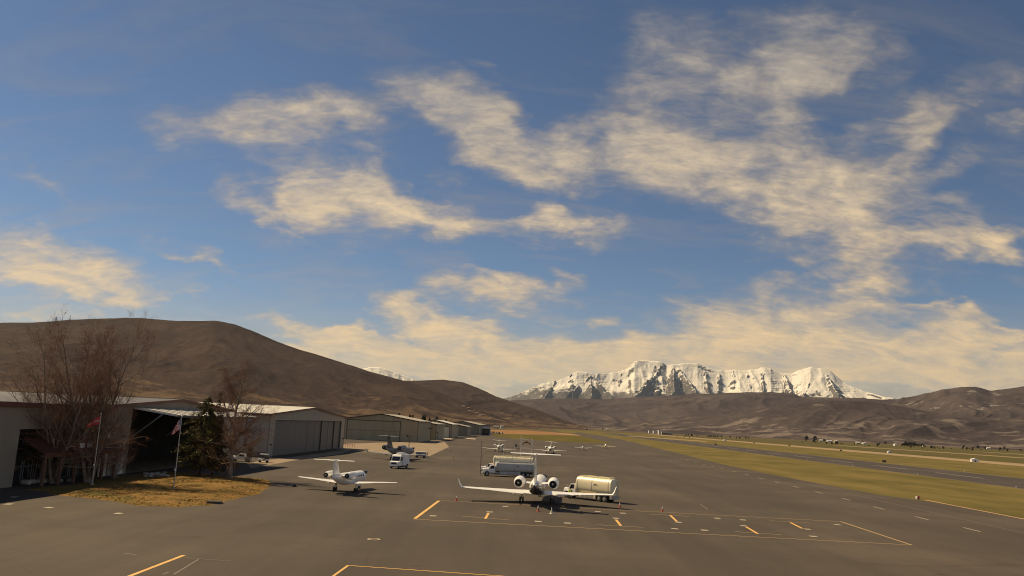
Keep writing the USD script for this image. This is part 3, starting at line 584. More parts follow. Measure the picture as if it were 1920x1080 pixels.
def hangar(name, label, origin, rotz, x0, x1, depth, eave, apex, openings=(), wall="wall_grey", roof="roof_grey", trim="trim_dark", ridge_x=None, front_t=.3, corner=True):
    """Gable front at local y = 0 looking along -y, from x0 to x1; openings are (x0, x1, z0, z1) holes through the front."""
    t = thing(name, label, "hangar" if "hangar" in name else "building", origin, rotz)
    rx = (x0 + x1) / 2 if ridge_x is None else ridge_x
    poly = Polygon([(x0, 0), (x1, 0), (x1, eave), (rx, apex), (x0, eave)])
    front = poly
    for a, b, c, d in openings: front = front.difference(sbox(a, c - .01, b, d))
    gs = getattr(front, "geoms", [front])
    obj("front_wall", cat(*[wall_xz(g, 0, front_t) for g in gs]), wall, t)
    obj("rear_wall", wall_xz(poly, depth - .3, depth), wall, t)
    for x, s in ((x0, 1), (x1, -1)):
        obj("side_wall", bx(min(x, x + .3 * s), max(x, x + .3 * s), front_t, depth - .3, 0, eave - .02), wall, t)
    for xa, za, xb, zb in ((x0 - .45, eave - .45 * (apex - eave) / (rx - x0), rx, apex), (rx, apex, x1 + .45, eave - .45 * (apex - eave) / (x1 - rx))):
        obj("roof_slope", loft([np.array([(xa, y, za + .02), (xb, y, zb + .02), (xb, y, zb + .26), (xa, y, za + .26)]) for y in (-.5, depth + .5)]), roof, t, smooth=False)
        obj("rake_trim", loft([np.array([(xa, y, za - .24), (xb, y, zb - .24), (xb, y, zb + .30), (xa, y, za + .30)]) for y in (-.62, -.502)]), trim, t)
    for xe, s in ((x0 - .47, -1), (x1 + .47, 1)):
        obj("gutter", bx(min(xe, xe + .16 * s), max(xe, xe + .16 * s), -.5, depth + .5, eave - .30, eave + .08), trim, t)
    obj("ridge_cap", bx(rx - .35, rx + .35, -.5, depth + .5, apex + .22, apex + .34), roof, t)
    if corner:
        for x in (x0, x1):
            obj("corner_trim", bx(x - .12, x + .12, -.06, -.003, .01, eave - .3), trim, t)
    obj("floor", bx(x0 + .3, x1 - .3, front_t, depth - .3, .02, .06), "concrete", t)
    return t
def proj(p):
    d = np.asarray(p, float) - EYE; z = d @ fwd; return 960 + FPX * (d @ rgt) / z, 540 - FPX * (d @ upv) / z
P0 = ground(22, 913)
LINE_ROT = math.atan2(RW[1], RW[0])
def leaves(t, x0, x1, z1, n, mat, y, t_=.12, stagger=0.0, frame="trim_dark"):
    w = (x1 - x0) / n
    for k in range(n):
        plain_ = k < 4; yy = y + (0 if plain_ else (k % 2) * stagger); gp = .006 if plain_ else .04
        lf = obj("door_leaf", bx(x0 + k * w + gp, x0 + (k + 1) * w - gp, yy, yy + t_, .08, z1 - .08), mat, t)
        if not plain_: obj("leaf_frame", cat(bx(x0 + k * w + .045, x0 + k * w + .2, yy - .06, yy - .003, .08, z1 - .08), bx(x0 + (k + 1) * w - .2, x0 + (k + 1) * w - .045, yy - .06, yy - .003, .08, z1 - .08), bx(x0 + k * w + .2, x0 + (k + 1) * w - .2, yy - .06, yy - .003, z1 - .3, z1 - .08)), mat , lf)

# --- the terminal beside it, farthest left
fb = thing("terminal_building", "grey terminal building with dark glazed entrance and maroon porch behind the bare trees", "building", (P0[0], P0[1], 0), LINE_ROT)
FA, FZ = -42.0, 24.6
fpoly = sbox(FA, 0, FZ, 11.6).difference(sbox(-.0, -.01, 23.2, 8.1))
obj("front_wall", wall_xz(fpoly, 0, .35), "wall_grey", fb)
obj("side_wall", bx(FA, FA + .3, .35, 40, 0, 11.6), "wall_grey", fb); obj("side_wall", bx(FZ - .3, FZ, .35, 14, 0, 11.6), "wall_grey", fb)
obj("rear_wall", bx(FA, FZ, 40, 40.3, 0, 11.6), "wall_grey", fb)
obj("roof_slope", loft([np.array([(x, -.5, 11.62), (x, 20, 13.05), (x, 20, 13.25), (x, -.5, 11.84)]) for x in (FA - .4, FZ - 8)]), "roof_grey", fb)
obj("roof_slope", loft([np.array([(x, 20, 13.05), (x, 40.5, 11.62), (x, 40.5, 11.84), (x, 20, 13.25)]) for x in (FA - .4, FZ - 8)]), "roof_grey", fb)
for k in range(9):
    obj("ridge_cap", bx(FA + k * 6.4, FA + k * 6.4 + 6.1, 19.6, 20.4, 13.26, 13.42), "trim_pale", fb)
obj("fascia", bx(FA - .4, FZ - .02, -.66, -.503, 11.25, 11.92), "trim_maroon", fb)
obj("soffit", bx(FA - .4, FZ - .02, -.5, -.003, 11.40, 11.55), "trim_dark", fb)
obj("recess", cat(bx(0, 23.2, 2.6, 2.75, 0, 8.1), bx(0, .15, .36, 2.6, 0, 8.1), bx(23.05, 23.2, .36, 2.6, 0, 8.1), bx(.15, 23.05, .36, 2.6, 7.95, 8.1)), "dark_bronze", fb)
for k in range(9):
    g = obj("window", bx(.9 + k * 2.42, 2.95 + k * 2.42, 2.50, 2.58, .35, 3.3), "glass_dark", fb)
    obj("frame", cat(bx(.9 + k * 2.42, 1.0 + k * 2.42, 2.42, 2.497, .35, 3.3), bx(2.85 + k * 2.42, 2.95 + k * 2.42, 2.42, 2.497, .35, 3.3), bx(1.0 + k * 2.42, 2.85 + k * 2.42, 2.42, 2.497, 2.4, 2.5)), "galvanised", g)
    g2 = obj("window", bx(.9 + k * 2.42, 2.95 + k * 2.42, 2.50, 2.58, 4.6, 7.3), "glass_dark", fb)
    obj("frame", cat(bx(.9 + k * 2.42, 1.0 + k * 2.42, 2.42, 2.497, 4.6, 7.3), bx(2.85 + k * 2.42, 2.95 + k * 2.42, 2.42, 2.497, 4.6, 7.3), bx(1.0 + k * 2.42, 2.85 + k * 2.42, 2.42, 2.497, 7.2, 7.3)), "trim_maroon", g2)
for k in range(6):
    obj("porch_post", rbox(2.0 + k * 3.9, 2.42 + k * 3.9, -3.1, -2.7, .02, 4.3, .05), "wood_brown", fb)
obj("porch_roof", loft([np.array([(x, -3.5, 4.5), (x, .0, 6.6), (x, .0, 6.85), (x, -3.5, 4.75)]) for x in (1.2, 22.9)]), "trim_maroon", fb)
obj("porch_beam", bx(1.4, 22.6, -3.15, -2.65, 4.15, 4.5), "wood_brown", fb)
pg = Polygon([(7.5, 5.0), (15.5, 5.0), (15.5, 5.6), (11.5, 8.3), (7.5, 5.6)])
obj("porch_gable", wall_xz(pg, -3.9, -3.6), "wood_brown", fb)
# pale lettering blocks on the gable, far too small in the picture to read
for xa, xb in ((8.9, 10.1), (10.9, 11.15), (11.35, 12.3)):
    obj("sign_block", bx(xa, xb, -3.96, -3.903, 5.35, 6.1), "painted_white", fb)
obj("door_surround", cat(bx(21.9, 22.1, -.2, -.003, 0, 3.2), bx(23.6, 24.3, -.12, -.003, 0, 7.7)), "trim_pale", fb)
for k, (u, v, r) in enumerate(((76, 905, .75), (94, 904, .55), (60, 906, .6), (110, 903.5, .5), (48, 908, .65), (130, 903, .45))):
    g = ground(u, v); rk = trimesh.creation.icosphere(2, r); rk.vertices *= 1 + .28 * (fbm(rk.vertices * 1.8 / r + 9 * k, 3, k) - .5)[:, None] * 2; rk.apply_scale((1.25, .9, .72))
    rk.apply_translation((g[0], g[1], r * .38)); o = obj("boulder", rk, "rock", smooth=45)
    tag(o, "pale landscaping boulder in the bed at the foot of the terminal front", "boulder", "boulders before the terminal")

# --- the big hangar with its door swung up
A = hangar("open_hangar", "big grey hangar, maroon roof edge, lifting door swung open over a dark doorway", (P0[0], P0[1], 0), LINE_ROT, 24.7, 79.0, 46, 12.0, 13.7, [(31.2, 74.0, 0, 11.6)], "wall_grey", "roof_grey", "trim_maroon", ridge_x=50.5)
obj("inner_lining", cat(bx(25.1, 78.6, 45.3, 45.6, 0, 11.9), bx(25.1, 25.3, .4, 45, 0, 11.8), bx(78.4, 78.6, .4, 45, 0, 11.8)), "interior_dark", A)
obj("pedestrian_door", bx(26.3, 27.4, -.09, -.004, .05, 2.3), "trim_dark", A)
obj("pale_panel", bx(28.2, 30.0, -.05, -.004, .05, 6.4), "trim_pale", A)
d_ = obj("lifting_door", loft([np.array([(x, -.1, 11.6), (x, -8.3, 10.55), (x, -8.3, 10.8), (x, -.1, 11.95)]) for x in (31.4, 73.8)]), "trim_pale", A)
for k in range(13):
    x = 31.6 + k * 3.5
    obj("rib", loft([np.array([(x, -.3, 11.93), (x, -8.2, 10.82), (x, -8.2, 10.95), (x, -.3, 12.05)]), np.array([(x + .16, -.3, 11.93), (x + .16, -8.2, 10.82), (x + .16, -8.2, 10.95), (x + .16, -.3, 12.05)])]), "steel", d_)
obj("door_edge", bx(31.4, 73.8, -8.46, -8.303, 10.4, 10.85), "trim_dark", d_)
for x in (31.6, 45.0, 59.0, 73.0):
    obj("strut", rod((x, -.1, 6.5), (x, -5.4, 10.8), .14), "steel", d_)

# --- the white hangar with grey sliding door leaves
sB0, sB1 = 106.7, 192.7
B = hangar("sliding_door_hangar", "wide pale hangar whose front is filled by a row of grey sliding door leaves", (P0[0], P0[1], 0), LINE_ROT, sB0, sB1, 64, 11.6, 14.2, [(sB0 + 4.5, sB1 - 5.0, 0, 10.1)], "wall_white", "roof_pale", "trim_maroon")
leaves(B, sB0 + 4.5, sB1 - 5.0, 10.1, 9, "door_grey", .55, .14, .32, "trim_dark")
obj("door_track", bx(sB0 + 4.5, sB1 - 5, .4, 1.2, 10.1, 10.3), "trim_dark", B)
for q in (6.5, 15.0, 26.0):
    obj("downpipe", rod((sB0 - .12, q, .2), (sB0 - .12, q, 11.3), .09), "trim_dark", B)
obj("side_sign", bx(sB0 - .06, sB0 - .004, 12.4, 15.8, 8.6, 9.9), "trim_maroon", B)
obj("side_base", bx(sB0 - .05, sB0 - .003, .6, 60, .05, 1.3), "door_grey", B)
for q in (1.6,):
    l_ = obj("wall_lamp", rbox(sB0 + 1.6, sB0 + 2.1, -.5, -.05, 3.1, 3.5), "trim_dark", B)
obj("wall_lamp", rbox(sB1 - 2.2, sB1 - 1.7, -.5, -.05, 3.4, 3.8), "trim_dark", B)

# --- the line of smaller hangars beyond, gables towards us
def front_facing(name, label, u_right, y, width, depth, eave, apex, wall, roof, trim="trim_dark", door=None, door_mat="wall_beige", bands=1):
    d = direction(u_right, 800); X = d[0] / d[1] * y
    t = hangar(name, label, (X, y, 0), math.radians(-1.9), -width, 0, depth, eave, apex, [door] if door else (), wall, roof, trim)
    if door:
        x0, x1, _, z1 = door
        for k in range(bands):
            za, zb = z1 * k / bands, z1 * (k + 1) / bands
            obj("door_panel", bx(x0 + .06, x1 - .06, .08, .22, za + .06, zb - .06), door_mat, t)
        obj("door_frame", cat(bx(x0 - .28, x0 - .003, -.1, -.004, 0, z1 + .3), bx(x1 + .003, x1 + .28, -.1, -.004, 0, z1 + .3), bx(x0 - .002, x1 + .002, -.1, -.004, z1 + .003, z1 + .3)), trim, t)
    return t
C = front_facing("bifold_door_hangar", "beige gabled hangar with one broad two-part door, just right of the pale sliding door hangar", 784, 428, 39.6, 52, 11.0, 14.0, "wall_beige", "roof_tan", door=(-38.0, -9.6, 0, 10.3), bands=2)
obj("door_frame", cat(bx(-39.5, -39.3, -.12, -.004, 0, 10.6),), "trim_dark", C)
front_facing("small_hangar", "low beige hangar half hidden behind the beige bifold door hangar's right end", 818, 490, 26, 46, 9.6, 11.4, "wall_beige", "roof_tan", door=(-22, -3.6, 0, 7.5))
front_facing("cream_door_hangar", "beige hangar with a cream door and a long pale roof edge, third of the row", 847, 573, 25, 52, 9.6, 12.2, "wall_beige", "roof_pale", door=(-17, -1.6, 0, 7.8), door_mat="wall_cream")
front_facing("low_hangar", "lowest grey-green hangar of the row, with a pale open side post", 876, 668, 24, 44, 7.9, 9.8, "wall_sage", "roof_tan", door=(-19, -9.0, 0, 6), door_mat="wall_cream")
front_facing("row_hangar", "grey-green hangar of the row with one white door jamb", 898, 760, 32, 60, 9.5, 12.3, "wall_sage", "roof_tan", door=(-14, -12.6, 0, 6.4), door_mat="painted_white")
front_facing("last_gabled_hangar", "last gabled hangar of the row, beside the small dark building with the white band", 906, 850, 36, 50, 9.4, 12.6, "wall_sage", "roof_tan")
e_ = thing("end_building", "small dark building with broad white band, at the end of the hangar row", "building", (ground(911, 814.5)[0], 812, 0), 0)
obj("wall", bx(-4.2, 4.2, 0, 12, 0, 5.9), "interior_dark", e_); obj("white_band", bx(-3.8, 3.8, -.35, -.003, 6.2, 8.3), "painted_white", e_)
obj("roof", bx(-5.2, 5.2, -.9, 12.5, 8.5, 9.2), "trim_dark", e_); obj("upper_wall", bx(-4.2, 4.2, 0, 12, 5.9, 8.5), "wall_sage", e_); obj("opening", bx(-3.2, 3.2, -.06, -.004, .1, 5.2), "glass_dark", e_)
obj("side_pillar", bx(4.4, 5.6, -.3, 2, 0, 4.6), "painted_white", e_)
# ------------------------------------------------------------------ aircraft
worn("aircraft_white", (.74, .71, .65), (.82, .79, .73), scale=.5, rough=.28, spec=.5)
worn("aircraft_grey", (.20, .19, .185), (.25, .24, .23), scale=.5, rough=.35)
worn("aircraft_dark", (.05, .047, .045), (.07, .066, .062), scale=.5, rough=.35)
worn("aircraft_cream", (.72, .62, .36), (.80, .70, .44), scale=.5, rough=.35)
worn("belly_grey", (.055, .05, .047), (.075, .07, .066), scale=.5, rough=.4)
plain("stripe_blue", (.03, .045, .09), .35); plain("engine_black", (.01, .01, .01), .7); plain("polished", (.7, .69, .66), .2, metal=.9)
plain("stripe_maroon", (.16, .03, .03), .4)
def foil(le, chord, thick, up=(0, 0, 1), back=(0, -1, 0)):
    "an aerofoil ring: leading edge point, chord and thickness"
    s = np.array([0, .04, .15, .35, .65, 1.0]); h = np.array([0, .42, .85, 1.0, .66, .05]) * thick / 2
    back, up = np.asarray(back, float), np.asarray(up, float)
    top = [np.asarray(le) + back * chord * a + up * b for a, b in zip(s, h)]; bot = [np.asarray(le) + back * chord * a - up * b * .7 for a, b in zip(s[::-1][:-1], h[::-1][:-1])]
    return np.array(top + bot)
def body(stations, n=20):
    "fuselage: (y, half width, half height, centre z)"
    th = np.linspace(0, 2 * np.pi, n, endpoint=False)
    return loft([np.column_stack([np.cos(th) * w, np.full(n, y), z + np.sin(th) * h]) for y, w, h, z in stations])
def wheel_mesh(c, r, w, n=14):
    return rod((c[0] - w / 2, c[1], c[2]), (c[0] + w / 2, c[1], c[2]), r, n=n)
def jet(name, label, loc, rotz, L=26.0, span=23.3, R=1.2, cz=2.5, fin_top=7.6, tail_span=9.6, nac=(2.6, .86, 4.6), nac_z=3.3, nac_y=None, sweep=.45, winglet=1.25, paint="aircraft_white", belly=None, accent="stripe_blue", engines=True, fin_paint=None, group=None, tail_z=1.0, wing_y=.02, dih=.052, chord=5.6, wing_z=None):
    t = thing(name, label, "aircraft", loc, rotz, group); yN, yT = L * .54, -L * .46
    up = cz + R * .25
    st = [(yN, .05, .05, cz - R * .35), (yN - .02 * L, R * .30, R * .28, cz - R * .30), (yN - .055 * L, R * .60, R * .55, cz - R * .2), (yN - .10 * L, R * .86, R * .84, cz - R * .08), (yN - .15 * L, R * .98, R * .98, cz), (yN - .2 * L, R, R, cz),
          (yN - .6 * L, R, R, cz), (yN - .68 * L, R * .97, R * .96, cz + R * .04), (yN - .78 * L, R * .80, R * .80, cz + R * .2), (yN - .88 * L, R * .52, R * .55, cz + R * .42), (yN - .96 * L, R * .25, R * .3, cz + R * .6), (yT, R * .10, R * .14, cz + R * .68)]
    f = obj("fuselage", body(st), paint, t, smooth=50)
    for k in range(7):
        for s in (-1, 1):
            y = yN - (.23 + k * .055) * L
            m = trimesh.creation.icosphere(2, 1.0); m.apply_scale((.04, .26, .19)); m.apply_translation((s * R * .965, y, cz + R * .28)); obj("cabin_window", m, "glass_dark", f)
    wsp = []
    for s in (-1, 1):
        m = trimesh.creation.icosphere(2, 1.0); m.apply_scale((R * .5, R * .7, R * .26)); m = xform(m, (s * R * .36, yN - .098 * L, cz + R * .52), rx=.5, rz=-s * .35); wsp.append(m)
    obj("windscreen", cat(*wsp), "glass_dark", f, smooth=True)
    if belly: obj("belly", body([(y, w * 1.012, h * .66, z - h * .365) for y, w, h, z in st[6:10]]), belly, f, smooth=50); obj("tail_cone_dark", body([(y, w * 1.014, h * 1.014, z - .01) for y, w, h, z in st[9:]]), belly, f, smooth=50)  # darker shells over the lower fuselage and the whole tail cone
    obj("cheat_line", body([(y, w * 1.006, h * .10, z - R * .12) for y, w, h, z in st[4:9]]), accent, f, smooth=50)
    wz = cz - R * .95 if wing_z is None else wing_z; ry = L * (wing_y + .06); tipc = chord * .28
    for s in (-1, 1):
        hs = span / 2; dy = -(hs - R) * sweep
        secs = [foil((s * R * .3, ry + .7, wz), chord * 1.06, chord * .12), foil((s * R * 1.0, ry, wz + .05), chord, chord * .115),
                foil((s * hs * .38, ry + dy * .36, wz + hs * .38 * dih), chord * .66, chord * .075), foil((s * hs, ry + dy, wz + hs * dih), tipc, tipc * .11)]
        w = obj("wing", loft(secs), paint, t, smooth=35)
        if winglet:
            z0 = wz + hs * dih; wl = loft([foil((s * hs, ry + dy, z0), tipc, tipc * .1, (-s * .4, 0, 1)), foil((s * (hs + winglet * .20), ry + dy - .35, z0 + winglet * .3), tipc * .85, tipc * .08, (-s * .9, 0, .4)), foil((s * (hs + winglet * .46), ry + dy - winglet * .7, z0 + winglet), tipc * .42, tipc * .045, (-s, 0, .35))])
            obj("winglet", wl, paint, w, smooth=35)
        obj("flap", loft([foil((s * R * 1.15, ry - chord * .74, wz + .02), chord * .27, .10), foil((s * hs * .6, ry + dy * .58 - chord * .40, wz + hs * .58 * dih), chord * .14, .06)]), paint, w, smooth=35)
        obj("flap_fairing", body([(ry - chord * .55, .02, .02, wz - .2), (ry - chord * .9, .12, .16, wz - .22), (ry - chord * 1.15, .02, .03, wz - .1)], 8).apply_translation((s * hs * .30, dy * .28, hs * .3 * dih)), paint, w)
    # fin and tailplane
    fz0 = cz + R * .6; fy = yT + L * .235; fh = fin_top - fz0; fsw = fh * .62
    fin = obj("fin", loft([foil((0, fy, fz0 - .2), L * .20, .42, (1, 0, 0)), foil((0, fy - fsw * .5, fz0 + fh * .5), L * .15, .32, (1, 0, 0)), foil((0, fy - fsw, fin_top - .12), L * .105, .24, (1, 0, 0))]), fin_paint or paint, t, smooth=35)
    obj("dorsal_fillet", loft([foil((0, fy + L * .07, fz0 - .12), L * .1, .2, (1, 0, 0)), foil((0, fy - fsw * .12, fz0 + fh * .16), L * .05, .12, (1, 0, 0))]), paint, fin)
    obj("rudder", loft([foil((0, fy - L * .155, fz0 + .3), L * .048, .26, (1, 0, 0)), foil((0, fy - fsw - L * .082, fin_top - .5), L * .03, .19, (1, 0, 0))]), fin_paint or paint, fin, smooth=35)
    tz = fz0 + fh * tail_z; ty = fy - fsw * tail_z + .35; tc = L * .085
    obj("tail_bullet", body([(ty + .5, .03, .03, tz), (ty, .2, .18, tz), (ty - tc, .2, .18, tz), (ty - tc * 1.5, .03, .03, tz)], 10), fin_paint or paint, fin, smooth=50)
    for s in (-1, 1):
        obj("tailplane", loft([foil((0, ty, tz), tc, tc * .12), foil((s * tail_span / 2, ty - tail_span * .2, tz + .08), tc * .55, tc * .06)]), paint, t, smooth=35)
    if engines:
        nx, nr, nl = nac; ny = yT + L * .36 if nac_y is None else nac_y
        for s in (-1, 1):
            c = s * nx; th = np.linspace(0, 2 * np.pi, 22, endpoint=False)
            rings = [(ny, .84), (ny - .06 * nl, .95), (ny - .22 * nl, 1.0), (ny - .5 * nl, 1.0), (ny - .75 * nl, .90), (ny - nl, .70)]
            outer = [np.column_stack([c + np.cos(th) * nr * q, np.full(22, y), nac_z + np.sin(th) * nr * q]) for y, q in rings]
            inner = [np.column_stack([c + np.cos(th) * nr * q, np.full(22, y), nac_z + np.sin(th) * nr * q]) for y, q in ((ny - nl, .62), (ny - .6 * nl, .64), (ny - .6 * nl, .05))]
            e = obj("engine", loft(outer + inner, cap=False), paint, t, smooth=40)
            obj("exhaust", rod((c, ny - .62 * nl, nac_z), (c, ny - .985 * nl, nac_z), nr * .615, nr * .605, n=18), "engine_black", e)
            obj("exhaust_cone", rod((c, ny - .98 * nl, nac_z), (c, ny - 1.12 * nl, nac_z), nr * .26, nr * .05, n=12), "steel", e)
            obj("intake_lip", loft([ring((c, ny + .02, nac_z), (0, 1, 0), nr * .86, 20), ring((c, ny + .06, nac_z), (0, 1, 0), nr * .78, 20), ring((c, ny - .3, nac_z), (0, 1, 0), nr * .70, 20)], cap=False), "polished", e, smooth=40)
            obj("fan_face", rod((c, ny - .34, nac_z), (c, ny - .24, nac_z), nr * .72, n=18), "engine_black", e)
            obj("pylon", loft([foil((c * .35, ny - nl * .2, nac_z - .1), nl * .55, .3), foil((c - s * nr * .9, ny - nl * .22, nac_z), nl * .5, .24)]), paint, e)
    # undercarriage
    def gear(x, y, top, r, name):
        g = obj(name, rod((x, y, top), (x, y + .05, r + .05), .075), "steel", t)
        for s in (-1, 1):
            w = obj("wheel", wheel_mesh((x + s * r * .55, y, r), r, r * .55), "black_rubber", g)
            
        obj("gear_door", bx(x + .12, x + .16, y - .4, y + .4, r * 1.6, top - .1), paint, g)
    gx = span * .085 + R * .35
    gear(-gx, ry - chord * .62, wz + .1, R * .34, "main_gear"); gear(gx, ry - chord * .62, wz + .1, R * .34, "main_gear"); gear(0, yN - .17 * L, cz - R * .7, R * .26, "nose_gear")
    obj("cabin_door", body([(yN - .17 * L, .05, R * .5, cz), (yN - .17 * L - .9, .05, R * .5, cz)], 8).apply_translation((-R * .985, 0, .1)), paint, f)
    obj("tail_cone", rod((0, yT + .02, cz + R * .68), (0, yT - .25, cz + R * .69), R * .10, R * .06, n=10), "engine_black", f)
    return t
def face(u, v, turn=0.0):
    "heading that looks straight away from us at a place, turned clockwise by 'turn' degrees"
    g = ground(u, v); return g, math.atan2(g[1], g[0]) - math.pi / 2 - math.radians(turn)
# the big jet seen from straight behind: main wheels at (1005, 941)
g, r = face(1007, 941, 2.5)
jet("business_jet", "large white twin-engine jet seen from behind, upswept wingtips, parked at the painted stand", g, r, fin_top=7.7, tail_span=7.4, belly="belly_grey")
# the white jet with the T tail on the left
g, r = face(650, 921, 20)
jet("business_jet", "white jet with a high T tail beside the lawn, nose turned away to the right", g, r, L=15.8, span=16.8, R=.98, cz=2.05, fin_top=5.1, tail_span=6.6, nac=(1.75, .60, 3.0), nac_z=2.75, nac_y=-2.2, sweep=.12, winglet=0, chord=3.1, dih=.06, wing_z=1.35, wing_y=.02, accent="stripe_maroon")
# dark-tailed jet behind the van
g, r = face(748, 862, 24)
jet("business_jet", "grey jet with a thin dark tail parked behind the white van", g, r, L=20, span=19, R=1.12, cz=2.5, fin_top=6.9, tail_span=6.2, nac=(2.45, .88, 3.8), nac_z=3.6, paint="aircraft_grey", fin_paint="aircraft_dark", winglet=.8, chord=4.2, sweep=.32)
# far jets
g, r = face(935, 847, 0)
jet("business_jet", "small white jet far off, the left one of the two above the fuel trucks", g, r, L=14, span=14.6, R=.9, cz=1.9, fin_top=4.9, tail_span=5.6, nac=(1.7, .55, 2.8), nac_z=2.7, sweep=.1, winglet=0, chord=2.6)
g, r = face(1031, 850, -4)
jet("business_jet", "small white jet far off, right of the steel rack on the fuel truck", g, r, L=14.5, span=14.2, R=.9, cz=1.95, fin_top=5.0, tail_span=5.4, nac=(1.8, .55, 2.8), nac_z=2.6, sweep=.14, winglet=0, chord=2.6, fin_paint="aircraft_white")
def light_plane(name, label, loc, rotz, span=9.0, L=7.2, paint="aircraft_white", low=True, fin="aircraft_white"):
    t = thing(name, label, "aircraft", loc, rotz); cz = 1.35
    f = obj("fuselage", body([(L * .42, .30, .30, cz), (L * .36, .45, .45, cz), (L * .2, .56, .56, cz + .02), (L * .05, .60, .66, cz + .1), (-L * .12, .48, .5, cz + .12), (-L * .35, .2, .24, cz + .2), (-L * .55, .06, .1, cz + .26)], 14), paint, t, smooth=50)
    m = trimesh.creation.icosphere(2, 1.0); m.apply_scale((.5, 1.15, .52)); m.apply_translation((0, L * .06, cz + .5)); obj("canopy", m, "glass_dark", f, smooth=True)
    for s in (-1, 1):
        obj("wing", loft([foil((0, L * .17, cz - .4), 1.7, .22), foil((s * span / 2, L * .12, cz - .4 + span / 2 * .10), 1.05, .1)]), paint, t, smooth=35)
        obj("tailplane", loft([foil((0, -L * .41, cz + .3), .95, .1), foil((s * span * .18, -L * .44, cz + .3), .6, .06)]), paint, t, smooth=35)
        g = obj("main_gear", rod((s * 1.2, L * .03, cz - .4), (s * 1.3, L * .03, .25), .06), "steel", t); obj("wheel", wheel_mesh((s * 1.3, L * .03, .22), .22, .16), "black_rubber", g)
    obj("fin", loft([foil((0, -L * .38, cz + .3), 1.2, .12, (1, 0, 0)), foil((0, -L * .47, cz + 1.35), .7, .08, (1, 0, 0))]), fin, t, smooth=35)
    g = obj("nose_gear", rod((0, L * .3, cz - .3), (0, L * .33, .25), .05), "steel", t); obj("wheel", wheel_mesh((0, L * .33, .2), .2, .14), "black_rubber", g)
    obj("spinner", rod((0, L * .42, cz), (0, L * .47, cz), .17, .03, n=12), "polished", t)
    for a in (.3, .3 + math.pi):
        obj("propeller_blade", loft([ring((math.cos(a) * .15, L * .44, cz + math.sin(a) * .15), (math.cos(a), 0, math.sin(a)), .03, 6, .09), ring((math.cos(a) * .9, L * .44, cz + math.sin(a) * .9), (math.cos(a), 0, math.sin(a)), .015, 6, .05)]), "engine_black", t)
    return t
g, r = face(1093, 844, 2); light_plane("light_aircraft", "small grey-white propeller plane on the far apron, second from right", g, r, span=9.2)
g, r = face(1135, 840.5, -2); light_plane("light_aircraft", "cream low-winged propeller plane at the far apron's grass edge, farthest right", g, r, span=12.2, L=8.6, paint="aircraft_cream", fin="aircraft_cream")
g, r = face(967, 841, 12); light_plane("light_aircraft", "small dark plane between the two far white jets", g, r, span=7.6, L=6.4, paint="aircraft_dark", fin="aircraft_dark")
# ------------------------------------------------------------------ vehicles and apron equipment
worn("tank_cream", (.76, .66, .42), (.83, .73, .49), scale=.6, rough=.35, spec=.5)
worn("tank_white", (.70, .67, .70), (.78, .75, .68), scale=.6, rough=.32, spec=.5)
worn("tank_shaded_white", (.42, .40, .36), (.50, .48, .43), scale=.6, rough=.35)  # white tank with the shade of its near side put into the colour
worn("chassis_black", (.018, .017, .016), (.03, .028, .026), scale=2, rough=.7)
plain("lamp_amber", (.7, .25, .03), .3); plain("lamp_red", (.45, .02, .015), .3); plain("lamp_clear", (.7, .7, .68), .15)
plain("hi_vis", (.62, .72, .03), .7); plain("cone_orange", (.42, .085, .04), .6); plain("cone_white", (.75, .73, .68), .5); plain("cone_cream", (.78, .70, .45), .5)
plain("red_paint", (.42, .025, .02), .5); plain("flag_red", (.55, .05, .045), .8); plain("flag_rose", (.60, .22, .18), .8); plain("flag_white", (.75, .72, .68), .8); plain("flag_blue", (.03, .04, .14), .8)
plain("skin", (.42, .25, .17), .6); plain("hair_dark", (.03, .02, .015), .7); plain("trousers_navy", (.03, .035, .05), .8); plain("shirt_dark", (.05, .05, .055), .8)
def wheel(parent, x, y, r, w, side, name="wheel", dual=False):
    wl = obj(name, cat(*[rod((x - w / 2 - side * k * (w + .05), y, r), (x + w / 2 - side * k * (w + .05), y, r), r, n=20) for k in range(2 if dual else 1)]), "black_rubber", parent, smooth=40)
    fx = x + side * w / 2
    obj("rim", cat(rod((fx - side * .05, y, r), (fx + side * .012, y, r), r * .56, n=18), rod((fx, y, r), (fx + side * .07, y, r), r * .2, n=12)), "galvanised", wl, smooth=40)
def stadium(w, h, z, y, sq=.55, n=28):
    th = np.linspace(0, 2 * np.pi, n, endpoint=False); c, s = np.cos(th), np.sin(th)
    return np.column_stack([np.sign(c) * np.abs(c) ** sq * w / 2, np.full(n, y), z + np.sign(s) * np.abs(s) ** sq * h / 2])
def logo_arch(x, y, z, s, side, parent):
    "dark arched mark on the tank's side: a low mountain-like arc with a leaf above"
    th = np.linspace(.12, np.pi - .12, 14)
    o = np.column_stack([np.cos(th), np.sin(th) * .62]); i = np.column_stack([np.cos(th) * .78, np.sin(th) * .40])
    pg = Polygon(np.vstack([o, i[::-1]])).union(Polygon([(-.16, .42), (.02, .86), (.22, .5), (.05, .34)])).buffer(.02)
    for q in getattr(pg, "geoms", [pg]):
        m = trimesh.creation.extrude_polygon(q, .02, engine="earcut"); v = m.vertices * np.array([s, s, 1])
        m.vertices = np.column_stack([x + side * v[:, 2], y + v[:, 0], z + v[:, 1]])
        if m.volume < 0: m.invert()
        obj("emblem", m, "wood_brown", parent)
